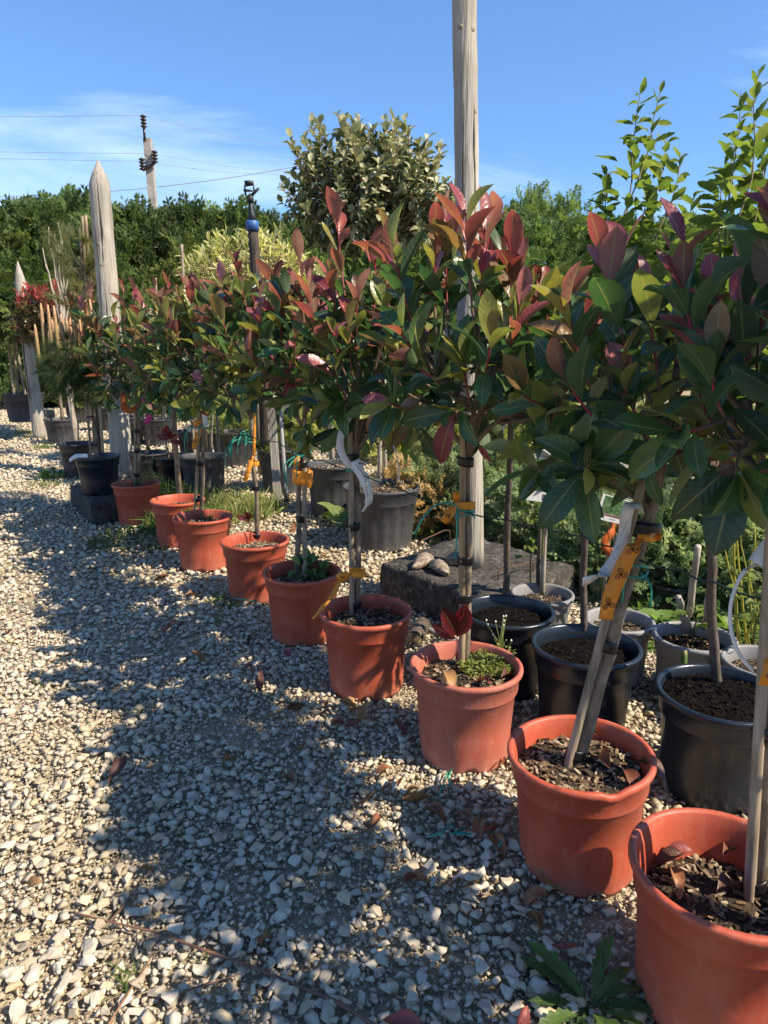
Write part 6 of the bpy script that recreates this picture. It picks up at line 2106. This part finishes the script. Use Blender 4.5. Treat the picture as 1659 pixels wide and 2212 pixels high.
def blades(parent, c, r, n, h, cols, seed, name='grass_blades', lean=0.45):
    rng = random.Random(seed); L = []
    for k in range(n):
        a = rng.uniform(0, 6.28); rr = r * math.sqrt(rng.random())
        p = c + Vector((math.cos(a) * rr, math.sin(a) * rr, 0))
        L.append((rng.randrange(4), basis(Vector((rng.gauss(0, lean), rng.gauss(0, lean), 1)), rnd_unit(rng)), p, h * rng.uniform(0.5, 1.2), rng.choice(cols)))
    return inst_mesh(name, L, BLADE, M['softleafv'], parent)


def leafy(parent, c, r, n, h, cols, seed, name='small_leaves', size=0.016):
    rng = random.Random(seed); L = []
    for k in range(n):
        a = rng.uniform(0, 6.28); rr = r * math.sqrt(rng.random())
        z = h * rng.random() * (1 - 0.6 * rr / r) * (0.6 + 0.8 * abs(mnoise.noise(Vector((a, rr * 20, seed)))))
        p = c + Vector((math.cos(a) * rr, math.sin(a) * rr, z))
        L.append((rng.randrange(2), basis(Vector((math.cos(a), math.sin(a), 0.6)) + rnd_unit(rng) * 0.7, Vector((0, 0, 1)) + rnd_unit(rng) * 0.6), p, size * rng.uniform(0.6, 1.4), rng.choice(cols)))
    return inst_mesh(name, L, TINY, M['softleafv'], parent)


# weeds growing in pots
leafy(t8, gz(1050, 1440, 0.262), 0.082, 950, 0.035, YG, 1, 'moss_and_weeds', 0.013)
leafy(t8, gz(1085, 1425, 0.25), 0.035, 90, 0.09, YG, 2, 'flowering_weed', 0.012)
leafy(t6, gz(672, 1245, 0.25), 0.07, 60, 0.13, WG, 3, 'leafy_weed', 0.05)
leafy(t4, gz(440, 1112, 0.25), 0.13, 260, 0.06, WG, 4, 'leafy_weed', 0.02)
leafy(t2, gz(322, 1045, 0.25), 0.12, 260, 0.14, YG, 5, 'leafy_weed', 0.022)
leafy(t5, gz(510, 1165, 0.25), 0.05, 60, 0.03, WG, 6, 'leafy_weed', 0.016)
rng = random.Random(3)
for (root, u, v, n, h) in ((t8, 1088, 1420, 9, 0.11), (t2, 325, 1040, 9, 0.20)):
    mb = MB()
    p = gz(u, v, 0.25)
    for k in range(n):
        e = p + Vector((rng.gauss(0, 0.035), rng.gauss(0, 0.035), h * rng.uniform(0.6, 1.15)))
        mb.tube([p, p.lerp(e, 0.5) + Vector((rng.gauss(0, 0.006), 0, 0)), e], [0.0012, 0.001, 0.0008], 4, True, [(0.16, 0.18, 0.05)] * 3)
        mb.tube([e, e + Vector((0, 0, 0.006)), e + Vector((0, 0, 0.009))], [0.001, 0.0035, 0.002], 6, True, [(0.25, 0.28, 0.1), (0.6, 0.58, 0.5), (0.6, 0.58, 0.5)])
    mb.build('flower_stalks', M['barkv'], root)


def weed(name, u, v, label, cat, build, group=None):
    p = gz(u, v, 0.0)
    q = thing(name, p, label, cat, group)
    build(q, p)
    return q


GT = 'grass tufts in the gravel'
GLAB = ['bright grass tuft in the gravel before the ribbed grey pot', 'short grass tuft beside the dark leafy weed', 'thin low grass spread on the shaded path', 'sparse grass tuft on the sunny gravel edge',
        'tiny grass tuft beside the short reddish twig', 'small grass tuft in front of the pot with knotted twine', 'few grass blades in the shaded gravel', 'few grass blades beside the long twig', 'wide grass strip on the far path', 'grass strip before the pale concrete block']
for k, (u, v, r_, n, h) in enumerate(((95, 970, 0.13, 90, 0.10), (110, 1052, 0.09, 60, 0.09), (62, 1052, 0.15, 70, 0.06), (75, 1488, 0.05, 30, 0.04), (268, 2128, 0.03, 34, 0.05), (480, 1335, 0.05, 30, 0.04), (392, 1815, 0.02, 14, 0.035), (430, 2085, 0.02, 14, 0.03), (45, 945, 0.35, 170, 0.08), (75, 935, 0.3, 150, 0.09))):
    weed('grass_tuft', u, v, GLAB[k], 'grass', lambda q, p: blades(q, p, r_, n, h, YG + WG, 50 + k), GT)
weed('weed_plant', 112, 1035, 'dark leafy weed at the edge of the shaded gravel path', 'weed', lambda q, p: (leafy(q, p, 0.1, 90, 0.12, WG, 11, size=0.05), blades(q, p, 0.05, 30, 0.12, WG, 12)))
weed('weed_plant', 300, 1172, 'low dark green weed mat at the foot of the farthest red pot', 'weed', lambda q, p: leafy(q, p, 0.30, 900, 0.12, [(0.05, 0.085, 0.03), (0.08, 0.11, 0.035)], 13, size=0.026))
weed('weed_plant', 345, 1150, 'feathery weed squeezed between the two farthest red pots', 'weed', lambda q, p: (leafy(q, p, 0.12, 300, 0.22, [(0.06, 0.10, 0.03), (0.10, 0.14, 0.04)], 14, size=0.028), blades(q, p, 0.08, 40, 0.2, WG, 15)))
weed('weed_plant', 490, 1300, 'small green weed against the red pot with knotted twine', 'weed', lambda q, p: leafy(q, p, 0.10, 260, 0.05, WG, 16, size=0.018))
weed('weed_plant', 545, 1300, 'creeping green weed in front of the pot with knotted twine', 'weed', lambda q, p: leafy(q, p, 0.10, 160, 0.03, WG, 17, size=0.016))
weed('weed_plant', 480, 1345, 'feathery moss-green weed on the gravel by the pots', 'weed', lambda q, p: leafy(q, p, 0.05, 150, 0.03, YG, 18, size=0.012))
weed('grass_patch', 490, 1110, 'wild yellow-green grass patch behind the overgrown red pot', 'grass', lambda q, p: (blades(q, p, 0.42, 900, 0.16, YG + [(0.35, 0.31, 0.14)], 19), leafy(q, p, 0.4, 400, 0.1, WG, 20, size=0.022)))
weed('grass_patch', 400, 1070, 'wild grass patch behind the two farthest red pots', 'grass', lambda q, p: (blades(q, p, 0.35, 500, 0.16, YG, 21), leafy(q, p, 0.3, 200, 0.12, WG, 22, size=0.022)))


def rosette(q, p, n, ln_, kind, cols, seed, up=0.5, n_ind=60):
    rng = random.Random(seed); L = []
    mb = MB(); mb.tube([p - Vector((0, 0, 0.01)), p + Vector((0, 0, 0.012))], [0.008, 0.005], 7, True, [(0.12, 0.14, 0.06)] * 2)
    st = mb.build('leaf_rosette', M['barkv'], q)
    for k in range(n):
        a = k * 2.4 + rng.uniform(-0.2, 0.2)
        d = Vector((math.cos(a), math.sin(a), up * rng.uniform(0.5, 1.6)))
        L.append((basis(d, Vector((0, 0, 1)) + rnd_unit(rng) * 0.2), p + Vector((0, 0, 0.005)), ln_ * rng.uniform(0.65, 1.15), rng.choice(cols), rng.random()))
    place_leaves(st, L, kind, 'softleaf', n_ind)


DG = [(0.07, 0.13, 0.035), (0.055, 0.105, 0.03), (0.09, 0.15, 0.04)]
weed('broadleaf_weed', 1275, 2185, 'dandelion-like weed with long toothed leaves at the foot of the half-filled pot', 'weed', lambda q, p: rosette(q, p, 15, 0.15, 'dandelion', DG, 23, 0.55))
weed('burdock', 735, 1130, 'large pale burdock leaves beside the ribbed pot with two trunks', 'weed', lambda q, p: rosette(q, p, 7, 0.20, 'burdock', [(0.15, 0.21, 0.07), (0.20, 0.25, 0.09)], 24, 0.7))
for k, (u, v, lab) in enumerate(((945, 1160, 'broad bright green weed behind the flint stones'), (1065, 1160, 'broad bright green weed behind the tall post'), (1115, 1175, 'leafy green weed behind the concrete slab next to the dark stem'), (930, 1105, 'green-leaved weed between ribbed pot and slab'), (1430, 1370, 'green weed between the grey pots'), (1575, 1375, 'green weed beside the yellow canes'))):
    weed('broadleaf_weed', u, v, lab, 'weed', lambda q, p: (rosette(q, p, 11, 0.15, 'burdock', [(0.13, 0.21, 0.05), (0.18, 0.25, 0.07), (0.09, 0.15, 0.035)], 30 + k, 1.1), leafy(q, p, 0.22, 160, 0.2, WG, 40 + k, size=0.05)))

# twigs
def twig(pts, r, label, col, seed):
    q0 = [gz(u, v, 0.022) for u, v in pts]
    f_ = []
    for i in range(len(q0) - 1):
        for k in range(5):
            f_.append(q0[i].lerp(q0[i + 1], k / 5) + Vector((0, 0, 0.004 * mnoise.noise(Vector((i + k / 5, seed, 0))))) + Vector((mnoise.noise(Vector((i * 2 + k, seed, 4))), mnoise.noise(Vector((i * 2 + k, seed, 8))), 0)) * 0.002)
    f_.append(q0[-1])
    m2 = MB(); n = len(f_)
    m2.tube(f_, [r * (1 - 0.55 * i / n) * (1.25 if i % 4 == 0 else 1) for i in range(n)], 6, True, [col] * n)
    for i in range(3, n - 2, 4):
        d = (f_[i + 1] - f_[i]).normalized(); s_ = Vector((-d.y, d.x, 0.5)) * (1 if i % 8 < 4 else -1)
        m2.tube([f_[i], f_[i] + (d * 0.5 + s_) * 0.012], [r * 0.5, r * 0.2], 5, True, [col] * 2)
    o = m2.build('twig', M['barkv'], None, org=q0[0]); tag(o, label, 'twig')


twig([(830, 2230), (720, 2160), (560, 2095), (470, 2062), (330, 2012), (150, 1970)], 0.0042, 'long knotty brown twig lying across the gravel', (0.17, 0.085, 0.055), 1)
twig([(238, 1990), (285, 1935), (330, 1875)], 0.0028, 'thin dark twig branching towards the long knotty one', (0.13, 0.075, 0.05), 2)
twig([(228, 2225), (280, 2140), (325, 2072)], 0.0028, 'short reddish twig lying next to a small grass tuft', (0.25, 0.13, 0.07), 3)
twig([(396, 2142), (460, 2122), (530, 2098)], 0.0022, 'thin reddish twig touching the long knotty one', (0.16, 0.08, 0.05), 4)

# scraps of green twine
for pts, lab in (([(948, 1716), (960, 1690), (966, 1668), (975, 1664), (968, 1680), (972, 1700)], 'loop of green twine standing by the faded mossy pot'),
                 ([(925, 1808), (955, 1798), (975, 1780), (985, 1796), (1018, 1802), (975, 1800), (1005, 1790)], 'tangled scrap of green twine on the gravel'),
                 ([(1075, 1830), (1088, 1815), (1096, 1808)], 'short end of green twine beside the pot with broken rim'),
                 ([(500, 1292), (540, 1297), (565, 1302)], 'short green twine scrap near the pot with knotted twine')):
    rod('twine_scrap', [gz(u, v, 0.03 + 0.008 * (i % 2)) for i, (u, v) in enumerate(pts)], 0.0024, M['twine'], lab, 'twine')

# fallen leaves
LITTER = [(0.16, 0.045, 0.028), (0.22, 0.075, 0.035), (0.10, 0.035, 0.025), (0.30, 0.11, 0.045), (0.24, 0.05, 0.05), (0.34, 0.17, 0.07)]
LEAFSETS['litter'] = [leaf_template(0.42, f_, c_, t_, 0.55, 0, 8, 0.02, 0.06) for f_, c_, t_ in ((0.7, 0.5, 0.4), (0.9, -0.4, -0.5), (0.5, 0.7, 0.7), (1.1, 0.3, 0.2), (0.4, -0.6, 0.3))]
LITW = ['dark brown', 'rust-brown', 'blackish', 'orange-brown', 'crimson', 'tan']
POTS = [((0.249, 1.939), 'the faded mossy pot'), ((-0.066, 2.380), 'the pot with the curled label'), ((-0.352, 2.838), 'the pot with the leafy weed'), ((-0.646, 3.339), 'the pot with knotted twine'),
        ((-1.036, 3.846), 'the overgrown pot'), ((0.475, 1.469), 'the pot with the broken rim'), ((0.630, 1.092), 'the half-filled pot'), ((-1.5, 4.5), 'the farthest red pots'), ((-0.35, 1.1), 'the long twig'),
        ((-1.0, 2.2), 'the sunny edge of the shade'), ((-0.6, 5.4), 'the timber stake'), ((0.0, 3.6), 'the slab')]
rng = random.Random(99)
spots = [(580, 1555), (660, 1527), (690, 1480), (745, 1560), (775, 1565), (550, 1435), (450, 1430), (700, 1525), (730, 1520), (640, 1620), (905, 1705), (935, 1720), (850, 1655), (860, 1700), (560, 1500), (1045, 1768), (1075, 1782), (1020, 1770), (1060, 1800), (1215, 1925), (1185, 1930), (905, 1890), (885, 1905), (1165, 2010), (1190, 2040), (560, 2050), (820, 2200), (100, 1905), (15, 1372), (350, 1365), (400, 1345), (740, 1570), (720, 1540), (920, 1745), (1090, 2205), (1080, 1640), (1095, 1660), (990, 1690), (820, 1760), (760, 1740), (300, 1880), (230, 1700), (480, 1650), (640, 1690), (690, 1415), (610, 1405), (540, 1395), (905, 1620), (910, 1580), (880, 1590), (400, 1290), (330, 1250), (1140, 2170), (620, 1145), (640, 1150), (660, 1160), (560, 1100), (600, 1098), (575, 1092), (615, 1092), (690, 1200), (780, 1250)]
for k, (u, v) in enumerate(spots):
    p = gz(u + rng.uniform(-5, 5), v + rng.uniform(-4, 4), 0.026)
    o = bpy.data.objects.new('fallen_leaf', leaf_mesh('litter', k % 5, 'dullleaf'))
    COL.objects.link(o)
    a = rng.uniform(0, 6.28)
    o.matrix_world = Matrix.Translation(p) @ (basis(Vector((math.cos(a), math.sin(a), rng.uniform(-0.15, 0.15))), Vector((rng.gauss(0, 0.3), rng.gauss(0, 0.3), 1))) * rng.uniform(0.042, 0.08)).to_4x4()
    lc = rng.choice(LITTER)
    o.color = (*lc, 1)
    near = min(POTS, key=lambda q: (Vector(q[0]) - p.to_2d()).length)
    tag(o, LITW[LITTER.index(lc)] + ' curled fallen leaf on the gravel near ' + near[1], 'leaf', 'fallen leaves on the gravel')
for (root, spots_) in ((tr2, ((1320, 1665), (1345, 1660), (1290, 1590), (1370, 1640))), (tr1, ((1480, 1850), (1500, 1840), (1545, 1930), (1450, 1870), (1560, 1850))), (t8, ((960, 1450), (1060, 1480), (1080, 1465))), (t7, ((830, 1320), (845, 1325)))):
    for (u, v) in spots_:
        z = 0.275 if root is not tr1 else 0.235
        p = gz(u, v, z)
        o = bpy.data.objects.new('dead_leaf', leaf_mesh('litter', int(u) % 5, 'dullleaf'))
        COL.objects.link(o); o.parent = root
        a = rng.uniform(0, 6.28)
        o.matrix_local = Matrix.Translation(p - origin(root)) @ (basis(Vector((math.cos(a), math.sin(a), 0.1)), Vector((rng.gauss(0, 0.3), rng.gauss(0, 0.3), 1))) * rng.uniform(0.06, 0.10)).to_4x4()
        o.color = (*rng.choice(LITTER), 1)

# ------------------------------------------------------------------ unseen trees added on the sunny side to darken the two nearest crowns
def shade_tree(x, y, z, rx, rz, label, seed, n=70):
    q = thing('standard_tree', (x, y, 0), label, 'tree')
    trunk(q, wob((x, y, 0), (x, y, z - rz * 0.6), 10, 0.03, seed), 0.03, 0.02, M['bark'], seed)
    shoot_crown(q, Vector((x, y, z - rz * 0.6)), Vector((x, y, z)), (rx, rx, rz, rz), n, 10, 0.11, mid_col, seed, kind='photinia', matkey='leaf', n_ind=0, extra=150)


shade_tree(1.33, 1.07, 1.96, 0.30, 0.26, 'unseen tree added to shade the leaning photinia', 201, 30)
shade_tree(1.42, 0.70, 1.96, 0.28, 0.26, 'unseen tree added to shade the photinia in the half-filled pot', 202, 28)
